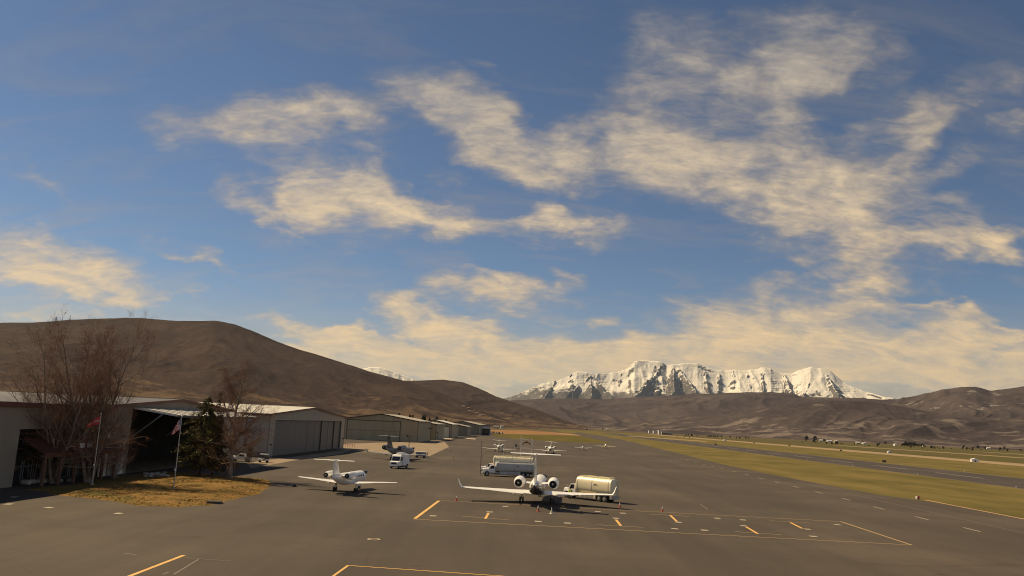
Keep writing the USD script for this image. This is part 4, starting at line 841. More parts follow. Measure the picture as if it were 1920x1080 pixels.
def refueller(name, label, loc, rotz, L=10.0, tank="tank_cream", hgt=3.3, rack=False, cab_w=2.3, skirt=True, open_door=False, axles=2, emblem=True):
    """nose along +y; the tank behind the cab."""
    t = thing(name, label, "fuel truck", loc, rotz); f = L / 2
    obj("chassis", cat(rbox(-.55, -.35, -f + .3, f - .5, .62, .86, .03), rbox(.35, .55, -f + .3, f - .5, .62, .86, .03), bx(-.9, .9, -f + .6, f - 2.9, .86, 1.0)), "chassis_black", t)
    # conventional cab: bonnet, then the cab itself
    hood = loft([stadium(1.5, .72, 1.20, f - .05, .45), stadium(1.72, .85, 1.26, f - .25, .42), stadium(1.9, .98, 1.34, f - 1.35, .42)])
    h = obj("bonnet", hood, "tank_white", t, smooth=40)
    obj("grille", bx(-.5, .5, f - .07, f - .028, .95, 1.42), "chassis_black", h)
    for s in (-1, 1): obj("headlight", rbox(s * .68 - .14, s * .68 + .14, f - .17, f - .03, 1.05, 1.27, .04), "lamp_clear", h)
    side = Polygon([(f - 1.3, .78), (f - 1.3, 1.72), (f - 1.78, 2.42), (f - 2.75, 2.48), (f - 2.85, .78)])
    c = obj("cab", wall_yz(side, -cab_w / 2 * .92, cab_w / 2 * .92), "tank_white", t)
    ws = loft([np.array([(-.93, f - 1.335, 1.74), (.93, f - 1.335, 1.74), (.93, f - 1.30, 1.76), (-.93, f - 1.30, 1.76)]), np.array([(-.86, f - 1.77, 2.37), (.86, f - 1.77, 2.37), (.86, f - 1.735, 2.39), (-.86, f - 1.735, 2.39)])])
    obj("windscreen", ws, "glass_dark", c)
    xs = cab_w / 2 * .92
    for s in (-1, 1):
        win = Polygon([(f - 1.55, 1.68), (f - 1.85, 2.30), (f - 2.5, 2.33), (f - 2.5, 1.68)])
        obj("side_window", wall_yz(win, s * xs - .004 if s > 0 else s * xs - .02, s * xs + .02 if s > 0 else s * xs + .004), "glass_dark", c)
        if not (open_door and s < 0):
            obj("door_gap", bx(min(s * xs, s * (xs + .006)), max(s * xs, s * (xs + .006)), f - 2.56, f - 2.53, .95, 2.35), "chassis_black", c)
        obj("mirror", cat(rod((s * xs, f - 1.4, 1.8), (s * (xs + .32), f - 1.3, 1.85), .025, n=6), rbox(s * (xs + .32) - .1, s * (xs + .32) + .1, f - 1.34, f - 1.28, 1.7, 2.2, .025)), "tank_white", c)
        fd = [np.array([(s * xs * .86, f - .95 + math.cos(a) * .66, .52 + math.sin(a) * .66), (s * (xs + .08), f - .95 + math.cos(a) * .66, .52 + math.sin(a) * .66), (s * (xs + .08), f - .95 + math.cos(a) * .74, .52 + math.sin(a) * .74), (s * xs * .86, f - .95 + math.cos(a) * .74, .52 + math.sin(a) * .74)]) for a in np.linspace(0, np.pi, 11)]
        obj("wheel_arch", loft(fd), "tank_white", t, smooth=40)
        wheel(t, s * (xs - .14), f - .95, .52, .30, s)
        for k in range(axles): wheel(t, s * (xs - .14), -f + 1.55 + k * 1.15, .52, .27, s, dual=True)
        obj("step", bx(min(s * (xs - .1), s * (xs + .12)), max(s * (xs - .1), s * (xs + .12)), f - 2.7, f - 1.75, .42, .50), "galvanised", t)
        obj("fuel_tank", rod((s * .85, f - 3.7, .72), (s * .85, f - 2.9, .72), .27, n=14), "galvanised", t)
    obj("bumper", rbox(-1.12, 1.12, f, f + .16, .5, .86, .05), "galvanised", t)
    obj("beacon", cat(rod((0, f - 2.3, 2.46), (0, f - 2.3, 2.64), .08, n=10)), "lamp_amber", c)
    obj("exhaust_stack", rod((.78, f - 2.98, .9), (.78, f - 2.98, 2.9), .075), "steel", t)
    # the tank
    z0, z1 = 1.02, hgt; y1, y0 = f - 3.05, -f + .15; zc, hh, ww = (z0 + z1) / 2, z1 - z0, 2.46
    tk = obj("tank", loft([stadium(ww * .93, hh * .90, zc, y1 + .10, .72), stadium(ww, hh, zc, y1, .70), stadium(ww, hh, zc, y0 + .1, .70), stadium(ww * .93, hh * .9, zc, y0, .72)]), tank, t, smooth=35)
    for y in (y1 - .35, (y1 + y0) / 2 + .3, y0 + .55): obj("tank_band", loft([stadium(ww + .03, hh + .03, zc, y - .045, .70), stadium(ww + .03, hh + .03, zc, y + .045, .70)]), "galvanised", tk, smooth=35)
    obj("roof_coaming", cat(bx(-.62, -.56, y0 + .5, y1 - .5, z1 - .04, z1 + .16), bx(.56, .62, y0 + .5, y1 - .5, z1 - .04, z1 + .16), bx(-.56, .56, y0 + .5, y0 + .56, z1 - .04, z1 + .16), bx(-.56, .56, y1 - .56, y1 - .5, z1 - .04, z1 + .16)), tank, tk)
    for y in (y1 - 1.1, (y0 + y1) / 2, y0 + 1.2): obj("manhole", cat(rod((0, y, z1 - .05), (0, y, z1 + .12), .32, n=16), rod((0, y, z1 + .12), (0, y, z1 + .16), .24, n=14)), "galvanised", tk)
    for s in (-1, 1):
        if skirt: obj("side_cabinet", rbox(min(s * .75, s * 1.2), max(s * .75, s * 1.2), -f + 1.0 + axles * 1.15 + .05, f - 3.8, .42, 1.12, .04), tank, t)
        for k in range(3):
            if skirt: obj("cabinet_door", bx(min(s * 1.2, s * 1.215), max(s * 1.2, s * 1.215), -f + 1.4 + axles * 1.15 + k * .95, -f + 2.25 + axles * 1.15 + k * .95, .50, 1.04), "galvanised", t)
        if emblem: logo_arch(s * (ww / 2 + .004), (y0 + y1) / 2 - .5, zc + .1, .42, s, tk)
        obj("tail_light", rbox(s * 1.0 - .1, s * 1.0 + .1, -f + .02, -f + .1, .78, .92, .03), "lamp_red", t)
    obj("rear_cabinet", rbox(-1.05, 1.05, -f + .02, -f + .5, .55, 1.05, .04), "galvanised", t)
    for x in (-.22, .22): obj("ladder_rail", rod((x + .6, y0 - .12, .8), (x + .6, y0 - .06, z1 + .55), .025, n=6), "steel", t)
    obj("ladder_rungs", cat(*[rod((.38, y0 - .11, .9 + k * .32), (.82, y0 - .11, .9 + k * .32), .018, n=6) for k in range(8)]), "steel", t)
    obj("hand_rail", cat(*[rod((-.6, y, z1 + .1), (-.6, y, z1 + .9), .022, n=6) for y in np.linspace(y0 + .5, y1 - .5, 5)], rod((-.6, y0 + .5, z1 + .9), (-.6, y1 - .5, z1 + .9), .022, n=6)), "steel", t) if rack else None
    obj("hose_reel", cat(rod((-.5, -f + 1.0 + axles * 1.15 + .6, 1.15), (.5, -f + 1.0 + axles * 1.15 + .6, 1.15), .3, n=14)), "chassis_black", t)
    return t
# the left pair: the front one turned a little towards us, the other behind it
g = ground(903, 891); h = ground(1003, 896.5); c = (g + h) / 2; c[1] = 187.0; yaw = math.radians(98)
refueller("fuel_truck", "grey-white fuel truck with its near side in shade, nose left before another tanker", c, yaw, L=12.0, tank="tank_shaded_white", hgt=3.25, rack=False)
c2 = c + np.array([-.2, 6.2, 0])
refueller("fuel_truck", "cream tanker standing behind the left fuel truck, only its upper half and roof showing", c2, math.radians(82), L=12.6, tank="tank_cream", hgt=4.3, rack=True, emblem=False)
c3 = np.array([14.75, 136.7, 0])
tr = refueller("fuel_truck", "cream fuel truck with arched tank emblem, beyond the big jet's right wing", c3, math.radians(46), L=10.5, tank="tank_cream", hgt=3.8, open_door=True)
# steel rack standing by the left trucks
ra = c2 + np.array([4.4, 3.4, 0]); rk = thing("loading_rack", "tall pale steel frame with rails and dark arched emblem above the left fuel trucks", "rack", ra, -.05)
for x in (-1.35, 1.35):
    for y in (0, 1.6): obj("post", rbox(x - .09, x + .09, y - .09, y + .09, 0, 8.6, .02), "trim_pale", rk)
for z in (4.3, 5.3, 6.3, 8.4):
    obj("rail", cat(rbox(-1.26, 1.26, -.07, .07, z - .08, z + .08, .02)), "trim_pale", rk)
obj("deck", bx(-1.3, 1.3, .1, 1.5, 4.0, 4.12), "galvanised", rk)
obj("hoop", tube([(-1.35 + math.cos(a) * .32 + .1, 0, 8.6 + math.sin(a) * .75) for a in np.linspace(0, np.pi, 9)], .05), "trim_pale", rk)
th = np.linspace(.1, np.pi - .1, 16); pg = Polygon(np.vstack([np.column_stack([np.cos(th) * 1.05, 7.0 + np.sin(th) * .85]), np.column_stack([np.cos(th) * .86, 7.0 + np.sin(th) * .58])[::-1]])).union(Polygon([(-.2, 7.55), (0, 8.05), (.3, 7.6)]).buffer(.05))
obj("emblem_sheet", wall_xz(pg, -.03, .03), "wood_brown", rk)
obj("ladder", cat(*[rod((-1.3, 1.66, .4 + k * .35), (-.7, 1.66, .4 + k * .35), .025, n=6) for k in range(11)], rod((-1.3, 1.66, 0), (-1.3, 1.66, 4.2), .03, n=6), rod((-.7, 1.66, 0), (-.7, 1.66, 4.2), .03, n=6)), "steel", rk)
for k, (u, v, hh) in enumerate(((907, 893, 7.6), (943.5, 880, 6.3), (963, 880, 6.2))):
    g = ground(u, v); p = thing("marker_pole", ("dark upright pole rising by the nose of the left fuel truck", "pale thin pole rising behind the left fuel trucks, nearer their cab", "pale thin pole rising behind the left fuel trucks, nearer the steel rack")[k], "pole", g + (np.array([-.9, 3.2, 0]) if k == 0 else np.array([0, 1.0, 0])), 0)
    obj("pole", rod((0, 0, 0), (0, 0, hh), .07, .05), "trim_dark" if k == 0 else "trim_pale", p); obj("base", rbox(-.3, .3, -.3, .3, 0, .18, .04), "galvanised", p); obj("cap", rod((0, 0, hh), (0, 0, hh + .12), .09, n=8), "trim_dark" if k == 0 else "trim_pale", p)

def step_van(name, label, loc, rotz):
    t = thing(name, label, "van", loc, rotz)
    side = Polygon([(3.0, .72), (3.05, 1.0), (2.95, 1.62), (2.25, 1.78), (1.85, 2.95), (1.55, 3.35), (-2.9, 3.42), (-3.0, 3.3), (-3.0, .72)]).buffer(-.06).buffer(.06)
    b = obj("body", wall_yz(side, -1.2, 1.2), "tank_white", t)
    obj("windscreen", loft([np.array([(-1.05, 2.2, 1.86), (1.05, 2.2, 1.86), (1.05, 2.235, 1.88), (-1.05, 2.235, 1.88)]), np.array([(-1.0, 1.885, 2.85), (1.0, 1.885, 2.85), (1.0, 1.925, 2.86), (-1.0, 1.925, 2.86)])]), "glass_dark", b)
    obj("grille", bx(-.7, .7, 2.98, 3.045, 1.06, 1.42), "chassis_black", b)
    for s in (-1, 1):
        obj("headlight", rbox(s * .92 - .13, s * .92 + .13, 2.92, 3.05, 1.08, 1.36, .04), "lamp_clear", b)
        obj("side_window", bx(min(s * 1.2, s * 1.21), max(s * 1.2, s * 1.21), .9, 1.75, 1.9, 2.75), "glass_dark", b)
        obj("sliding_door", bx(min(s * 1.2, s * 1.225), max(s * 1.2, s * 1.225), .55, .8, .8, 3.0), "galvanised", b)
        obj("mirror", cat(rod((s * 1.2, 1.95, 2.1), (s * 1.5, 2.1, 2.15), .025, n=6), rbox(s * 1.5 - .09, s * 1.5 + .09, 2.08, 2.14, 1.9, 2.45, .025)), "chassis_black", b)
        wheel(t, s * 1.03, 2.15, .45, .28, s); wheel(t, s * 1.03, -1.9, .45, .28, s, dual=False)
        obj("mud_panel", bx(min(s * 1.2, s * 1.206), max(s * 1.2, s * 1.206), -2.4, -1.4, .62, 1.02), "chassis_black", b)
    obj("bumper", rbox(-1.2, 1.2, 3.05, 3.25, .42, .72, .05), "galvanised", t)
    obj("roof_pod", rbox(-.6, .6, -1.8, .8, 3.40, 3.72, .08), "tank_white", b); obj("roof_seam", bx(-1.0, 1.0, -.03, .03, 3.37, 3.425), "chassis_black", b)
    obj("underbody", bx(-.9, .9, -2.9, 2.7, .35, .72), "chassis_black", t)
    return t
g = ground(747, 878.5); r = math.atan2(-g[1], -g[0]) - math.pi / 2
step_van("step_van", "white high-roofed step van with a dark windscreen, parked before the grey jet", g + np.array([0, 1.5, 0]), r - math.radians(27))
# ground power cart
g = ground(788, 858); p = thing("ground_power_cart", "grey boxy ground power cart on wheels beside the grey jet", "cart", g, .3)
obj("housing", rbox(-1.7, 1.7, -.9, .9, .45, 1.75, .08), "galvanised", p); obj("lid", rbox(-1.74, 1.74, -.94, .94, 1.76, 1.84, .03), "trim_pale", p); obj("louvre", bx(-1.2, .2, -.93, -.903, .7, 1.4), "trim_dark", p)
for x in (-1.2, 1.2):
    for s in (-1, 1): wheel(p, 0, 0, .01, .01, 1) if False else obj("wheel", rod((x, s * .8 - .1, .28), (x, s * .8 + .1, .28), .28, n=14), "black_rubber", p)
obj("tow_bar", rod((1.7, 0, .5), (3.0, 0, .25), .05), "steel", p)

def golf_cart(name, label, loc, rotz, roof="tank_white"):
    t = thing(name, label, "utility cart", loc, rotz)
    obj("body", cat(rbox(-.62, .62, -1.3, 1.3, .38, .68, .07), rbox(-.6, .6, .75, 1.3, .62, 1.0, .1), rbox(-.6, .6, -1.3, -.35, .66, .86, .05)), "tank_white", t)
    obj("seat", cat(rbox(-.55, .55, -.35, .25, .70, .88, .05), rbox(-.55, .55, -.42, -.28, .88, 1.3, .05)), "chassis_black", t)
    obj("roof", rbox(-.68, .68, -1.0, 1.0, 1.92, 2.02, .04), roof, t)
    for x in (-.58, .58):
        for y in (-.85, .92): obj("roof_post", rod((x, y, .8), (x, y * .96, 1.94), .025, n=6), "chassis_black", t)
        for y in (-.85, .85):
            w = obj("wheel", rod((x - .1, y, .26), (x + .1, y, .26), .26, n=14), "black_rubber", t)
    obj("steering_wheel", tube([(-.28 + math.cos(a) * .18, .52 + math.sin(a) * .08, 1.08 + math.sin(a) * .14) for a in np.linspace(0, 2 * np.pi, 13)], .018), "chassis_black", t)
    obj("cargo_box", rbox(-.55, .55, -1.28, -.5, .87, 1.2, .03), "wood_brown", t)
    return t
g = ground(494, 867); golf_cart("utility_cart", "white-roofed utility cart with dark load bed at the pale hangar's near corner", g, 1.75)
def pickup(name, label, loc, rotz, paint):
    t = thing(name, label, "pickup", loc, rotz)
    b = obj("body", cat(wall_yz(Polygon([(2.6, .5), (2.62, .98), (1.2, 1.12), (-2.6, 1.05), (-2.6, .5)]), -.95, .95)), paint, t)
    obj("cabin", wall_yz(Polygon([(1.25, 1.08), (.55, 1.78), (-.9, 1.8), (-1.05, 1.06)]), -.82, .70), paint, t)
    obj("window", cat(bx(-.83, .83, -.7, .4, 1.22, 1.66)), "glass_dark", t); obj("windscreen", loft([np.array([(-.75, 1.19, 1.16), (.75, 1.19, 1.16), (.75, 1.25, 1.18), (-.75, 1.25, 1.18)]), np.array([(-.7, .62, 1.74), (.7, .62, 1.74), (.7, .66, 1.76), (-.7, .66, 1.76)])]), "glass_dark", t)
    for s in (-1, 1):
        for y in (1.65, -1.6): wheel(t, s * .86, y, .38, .24, s)
    return t
g = ground(452, 865); pickup("pickup", "pale pickup parked behind the bare tree against the pale hangar's side wall", g, 1.6, "tank_white")
g = ground(421, 862); pickup("pickup", "white pickup half hidden behind the conifers, left of the other pickup", g, 1.5, "aircraft_white")

# ---------------- people
def person(name, label, loc, rotz, vest="hi_vis"):
    t = thing(name, label, "person", loc, rotz)
    def hull(chains, edge=.05, it=8):
        tot = None
        for ch in chains:
            for (p, r), (q, s) in zip(ch[:-1], ch[1:]):
                m = m3.Manifold.batch_hull([m3.Manifold.sphere(r, 14).translate(p), m3.Manifold.sphere(s, 14).translate(q)]); tot = m if tot is None else tot + m
        g = tot.refine_to_length(edge).to_mesh(); m = trimesh.Trimesh(g.vert_properties[:, :3], g.tri_verts)
        trimesh.smoothing.filter_taubin(m, iterations=it); return m
    hip, hd = 0.92, 1.62
    legs = [[((s * .10, 0, hip), .105), ((s * .12, .03 * s, .50), .065), ((s * .13, -.02 * s, .09), .045), ((s * .14, .13 - .02 * s, .05), .04)] for s in (-1, 1)]
    torso = [[((-.09, 0, hip), .11), ((-.13, 0, 1.18), .115), ((-.16, 0, 1.38), .075)], [((.09, 0, hip), .11), ((.13, 0, 1.18), .115), ((.16, 0, 1.38), .075)], [((-.16, 0, 1.38), .075), ((.16, 0, 1.38), .075)], [((0, 0, 1.36), .08), ((0, .01, 1.50), .058), ((0, .015, hd - .02), .085), ((0, .02, hd + .05), .098)]]
    arms = [[((s * .19, 0, 1.40), .058), ((s * .27, .03, 1.13), .043), ((s * .24, .18 if s > 0 else .08, .92), .033), ((s * .235, .25 if s > 0 else .12, .85), .032)] for s in (-1, 1)]
    fingers = [[((s * .235 + k * .014 - .02, (.25 if s > 0 else .12) + .01, .72), .011), ((s * .235 + k * .016 - .02, (.28 if s > 0 else .14), .775 + abs(k - 1) * .008), .008)] for s in (-1, 1) for k in range(4)] + [[((s * .22, .26 if s > 0 else .13, .86), .012), ((s * .19, .30 if s > 0 else .17, .70), .009)] for s in (-1, 1)]
    nose = [[((0, .105, hd + .03), .014), ((0, .125, hd - .005), .017)]]; ears = [[((s * .098, .01, hd + .04), .012), ((s * .1, .0, hd), .012)] for s in (-1, 1)]
    body_ = obj("body", hull(legs + torso + arms + fingers + nose + ears, .035), "skin", t, smooth=True)
    def inflate(ch, d): return [[(p, r + d) for p, r in c] for c in ch]
    obj("trousers", hull(inflate([[l[0], l[1], ((l[2][0][0], l[2][0][1], .13), .06)] for l in legs], .018), .06), "trousers_navy", body_, smooth=True)
    obj("shirt", hull(inflate([a[:3] for a in arms] , .014), .05), "shirt_dark", body_, smooth=True)
    obj("safety_vest", hull(inflate(torso[:3], .028), .06), vest, body_, smooth=True)
    obj("hair", hull([[((0, -.03, hd + .07), .10), ((0, .02, hd + .09), .098)], [((0, -.04, hd + .0), .09), ((0, -.03, hd + .07), .1)]], .04), "hair_dark", body_, smooth=True)
    obj("boot", cat(*[xform(rbox(s * .14 - .055, s * .14 + .055, -.1, .2, 0, .13, .04), (0, -.02 * s, 0)) for s in (-1, 1)]), "chassis_black", body_)
    for s in (-1, 1):
        e = trimesh.creation.icosphere(1, .012); e.apply_translation((s * .035, .108, hd + .045)); obj("eye", e, "glass_dark", body_)
    obj("mouth", bx(-.025, .025, .104, .112, hd - .045, hd - .037), "lamp_red", body_)
    return t
q = c3 + np.array([-1.85 * math.cos(math.radians(46)) - 2.9 * math.sin(math.radians(46)), -1.85 * math.sin(math.radians(46)) + 2.9 * math.cos(math.radians(46)), 0])
person("person", "person in a yellow-green safety vest standing at the cab of the right fuel truck", q, 2.6)


# ---------------- cones, posts, lights
def cone(u, v, label, s=1.0, red=True, k=0):
    g = ground(u, v); t = thing("traffic_cone", label, "cone", g, .3 * k)
    a = "cone_orange" if red else "cone_cream"
    obj("base", rbox(-.27 * s, .27 * s, -.27 * s, .27 * s, 0, .06, .025), a if red else "cone_white", t)
    obj("cone_body", rod((0, 0, .06), (0, 0, .5 * s), .19 * s, .10 * s, n=18), a, t, smooth=40); obj("collar", rod((0, 0, .5 * s), (0, 0, .86 * s), .104 * s, .055 * s, n=18), "cone_white", t, smooth=40); obj("tip", rod((0, 0, .86 * s), (0, 0, .98 * s), .055 * s, .035 * s, n=14), a, t)
for k, (u, v, lb, red) in enumerate(((856, 939.5, "orange and white cone off the big jet's left wingtip, leftmost of the cones", 1), (1009, 959, "orange and white cone under the big jet's tail, in the edge of its shadow", 1), (1034, 963.5, "cream cone with a square base in the shadow behind the big jet", 0), (1162, 952, "orange and white cone behind the right fuel truck's rear wheels", 1), (1242, 960, "orange and white cone alone on the stand's back line, rightmost of the cones", 1))):
    cone(u, v, lb, .92, bool(red), k)
def post_light(u, v, label, h=.45, mat="red_paint", name="edge_light"):
    g = ground(u, v); t = thing(name, label, "light", g); obj("stem", rod((0, 0, 0), (0, 0, h), .05), "galvanised", t); obj("lamp", rod((0, 0, h), (0, 0, h + .25), .13, .09, n=10), mat, t); obj("foot", rod((0, 0, 0), (0, 0, .06), .2, n=12), "chassis_black", t)
for k, (u, v) in enumerate(((588, 857), (611, 854.5), (628, 852))):
    post_light(u, v, "small red post light on the pale strip before the sliding door hangar", .55)
for p in list(stage.GetPrimAtPath("/World").GetChildren()):
    if p.GetName().startswith("edge_light"): tag(p, group="red post lights before the sliding door hangar")
post_light(845, 847, "low dark post on open apron right of the grey jet, the farther of two", .5, "trim_dark", "apron_post"); post_light(850.5, 862, "low dark post on open apron right of the grey jet, the nearer of two", .5, "trim_dark", "apron_post")
br = ground(656, 838.5); bt = thing("pipe_barrier", "low red pipe barrier at the pale hangar's right corner", "barrier", br, 0)
for k in range(5): obj("post", rod((-1.9 + k * .95, 0, 0), (-1.9 + k * .95, 0, 1.25), .07), "red_paint", bt)
obj("rail", rod((-1.95, 0, 1.15), (1.95, 0, 1.15), .045), "red_paint", bt)
g = ground(1722.5, 936.5); sg = thing("taxiway_light", "small red-black and white marker light in the grass at the apron's right edge", "light", g)
obj("lamp", rod((0, 0, .35), (0, 0, .72), .26, .2, n=14), "red_paint", sg); obj("shield", rbox(-.55, -.26, -.2, .2, .12, .62, .04), "cone_white", sg); obj("foot", rod((0, 0, 0), (0, 0, .35), .14), "chassis_black", sg)
g = ground(572, 915); bg = thing("wheel_chock", "small dark chock on the asphalt off the T-tailed jet's left wing", "chock", ground(551, 912.5), .4)
obj("block", prism([(-.45, -.2), (.45, -.2), (.45, .2), (-.45, .2)], 0, .1), "chassis_black", bg); obj("wedge", wall_xz(Polygon([(-.4, .1), (.4, .1), (.1, .45), (-.1, .45)]), -.18, .18), "chassis_black", bg)
def light_pole(u, v, top_v, label, heads=2):
    g = ground(u, v); h = H_CAM + (g[1] / direction(u, top_v)[1]) * direction(u, top_v)[2]; t = thing("light_pole", label, "light pole", g)
    obj("pole", rod((0, 0, 0), (0, 0, h), .16, .09), "trim_dark", t); obj("base", rod((0, 0, 0), (0, 0, .6), .3, n=12), "pale_concrete", t); obj("cross_arm", bx(-1.2, 1.2, -.06, .06, h - .2, h - .08), "trim_dark", t)
    for s in range(heads): obj("lamp_head", rbox(-1.2 + s * 1.5, -.4 + s * 1.5, -.35, .35, h - .06, h + .55, .05), "trim_dark", t)
light_pole(806, 827, 804, "dark pole with floodlight heads at the beige bifold hangar's right corner"); light_pole(766, 848, 818, "dark slim floodlight pole rising behind the grey jet's right engine", 1); light_pole(820, 826, 811, "short dark pole before the low beige hangar", 1)

# ---------------- flags
def flag_pole(u, v, top_v, label, y=None):
    g = ground(u, v); h = H_CAM + (g[1] / direction(u, top_v)[1]) * direction(u, top_v)[2]
    t = thing("flagpole", label, "flagpole", g); obj("pole", rod((0, 0, 0), (0, 0, h), .085, .05, n=12), "steel", t, smooth=40); obj("finial", trimesh.creation.icosphere(2, .12).apply_translation((0, 0, h + .1)), "polished", t); obj("base", rod((0, 0, 0), (0, 0, .35), .34, .28, n=14), "pale_concrete", t)
    obj("cleat", rbox(-.14, .02, -.2, -.085, 2.9, 3.25, .03), "cone_white", t)
    return g, h
def flag(name, label, g, top, drop, out, stripes=13, canton=True, colours=("flag_red", "flag_white"), seed=0, side=-1):
    "cloth hanging in folds from the pole's head: rows run down the hoist, columns out along the fly"
    t = thing(name, label, "flag", (g[0], g[1], 0)); nu, nv = 27, stripes * 2 + 1; rng = np.random.RandomState(seed)
    U, V = np.meshgrid(np.linspace(0, 1, nu), np.linspace(0, 1, nv))
    x = side * (.06 + out * U * (.62 + .38 * V)); z = top - V * drop * .62 - U * drop * .40 * (1 - .25 * V) - .05 * np.sin(U * 9)
    y = .20 * np.sin(U * 9 + V * 2.2) * U ** .6 + .08 * np.sin(U * 17 + 1.7 * V)
    P = np.stack([x, y, z], -1); e = 0
    def part(r0, r1, c0, c1, mat, nm, off=0.0):
        idx = []; Q = P[r0:r1 + 1, c0:c1 + 1]; a, b = Q.shape[:2]
        n_ = np.array([0, 1, 0]) * (.008 + off); v = np.vstack([(Q - n_).reshape(-1, 3), (Q + n_).reshape(-1, 3)]); f = []
        for i in range(a - 1):
            for j in range(b - 1):
                k = i * b + j; f += [(k, k + 1, k + b + 1), (k, k + b + 1, k + b)]; k2 = k + a * b; f += [(k2, k2 + b + 1, k2 + 1), (k2, k2 + b, k2 + b + 1)]
        return obj(nm, trimesh.Trimesh(v, f, process=False), mat, t, smooth=50)
    for k in range(stripes): part(k * 2, k * 2 + 2, 0, nu - 1, colours[k % 2], "stripe")
    if canton:
        cn = part(0, 14, 0, 11, "flag_blue", "canton", .006)
        stars = []
        for i in range(1, 14, 3):
            for j in range(1, 11, 3):
                for s in (-1, 1): stars.append(xform(trimesh.creation.cylinder(.06, .004, sections=5), P[i, j] + np.array([0, s * .019, 0]), rx=math.pi / 2))
        obj("stars", cat(*stars), "flag_white", cn)
    return t
g, h = flag_pole(325, 920.5, 781, "tall steel flagpole with a striped flag in the dry lawn before the open hangar")
flag("flag", "red and white striped flag with blue canton hanging in folds from the tall steel flagpole", g, h - .1, 2.8, 1.05, side=-1)
g, h = flag_pole(172, 911, 776, "flagpole among the bare trees before the terminal's porch")
flag("flag", "red and pale pennant half hidden by the bare trees before the terminal", g, h - .2, 2.0, 1.9, stripes=3, canton=False, colours=("flag_red", "flag_rose"), seed=3, side=-1)
# ------------------------------------------------------------------ trees
def bark(name, a, b):
    worn(name, a, b, scale=3.0, rough=.9, spec=.1, stretch=(1, 1, .3), bump=.02, bscale=12)
bark("bark_grey", (.13, .095, .065), (.30, .235, .17)); bark("bark_dark", (.045, .032, .024), (.085, .06, .042))
bark("twig_brown", (.17, .078, .046), (.24, .120, .070)); bark("twig_pale", (.20, .14, .095), (.34, .26, .18))
def tubes(seg, n=4):
    """many tapered branches at once: rows of (p, q, r0, r1)"""
    seg = np.asarray(seg, float); p, q, r0, r1 = seg[:, 0:3], seg[:, 3:6], seg[:, 6], seg[:, 7]
    d = q - p; d /= np.linalg.norm(d, axis=1, keepdims=True) + 1e-9
    a = np.where(np.abs(d[:, 2:3]) < .9, np.array([[0, 0, 1.0]]), np.array([[1.0, 0, 0]])); s = np.cross(d, a); s /= np.linalg.norm(s, axis=1, keepdims=True); t = np.cross(s, d)
    th = np.linspace(0, 2 * np.pi, n, endpoint=False)
    c = np.cos(th)[None, :, None] * s[:, None] + np.sin(th)[None, :, None] * t[:, None]
    v = np.concatenate([p[:, None] + c * r0[:, None, None], q[:, None] + c * r1[:, None, None]], 1); N = len(seg)
    i = np.arange(n); j = (i + 1) % n; f = np.concatenate([np.stack([i, j, j + n], 1), np.stack([i, j + n, i + n], 1)])
    return trimesh.Trimesh(v.reshape(-1, 3), (f[None] + (np.arange(N) * 2 * n)[:, None, None]).reshape(-1, 3), process=False)
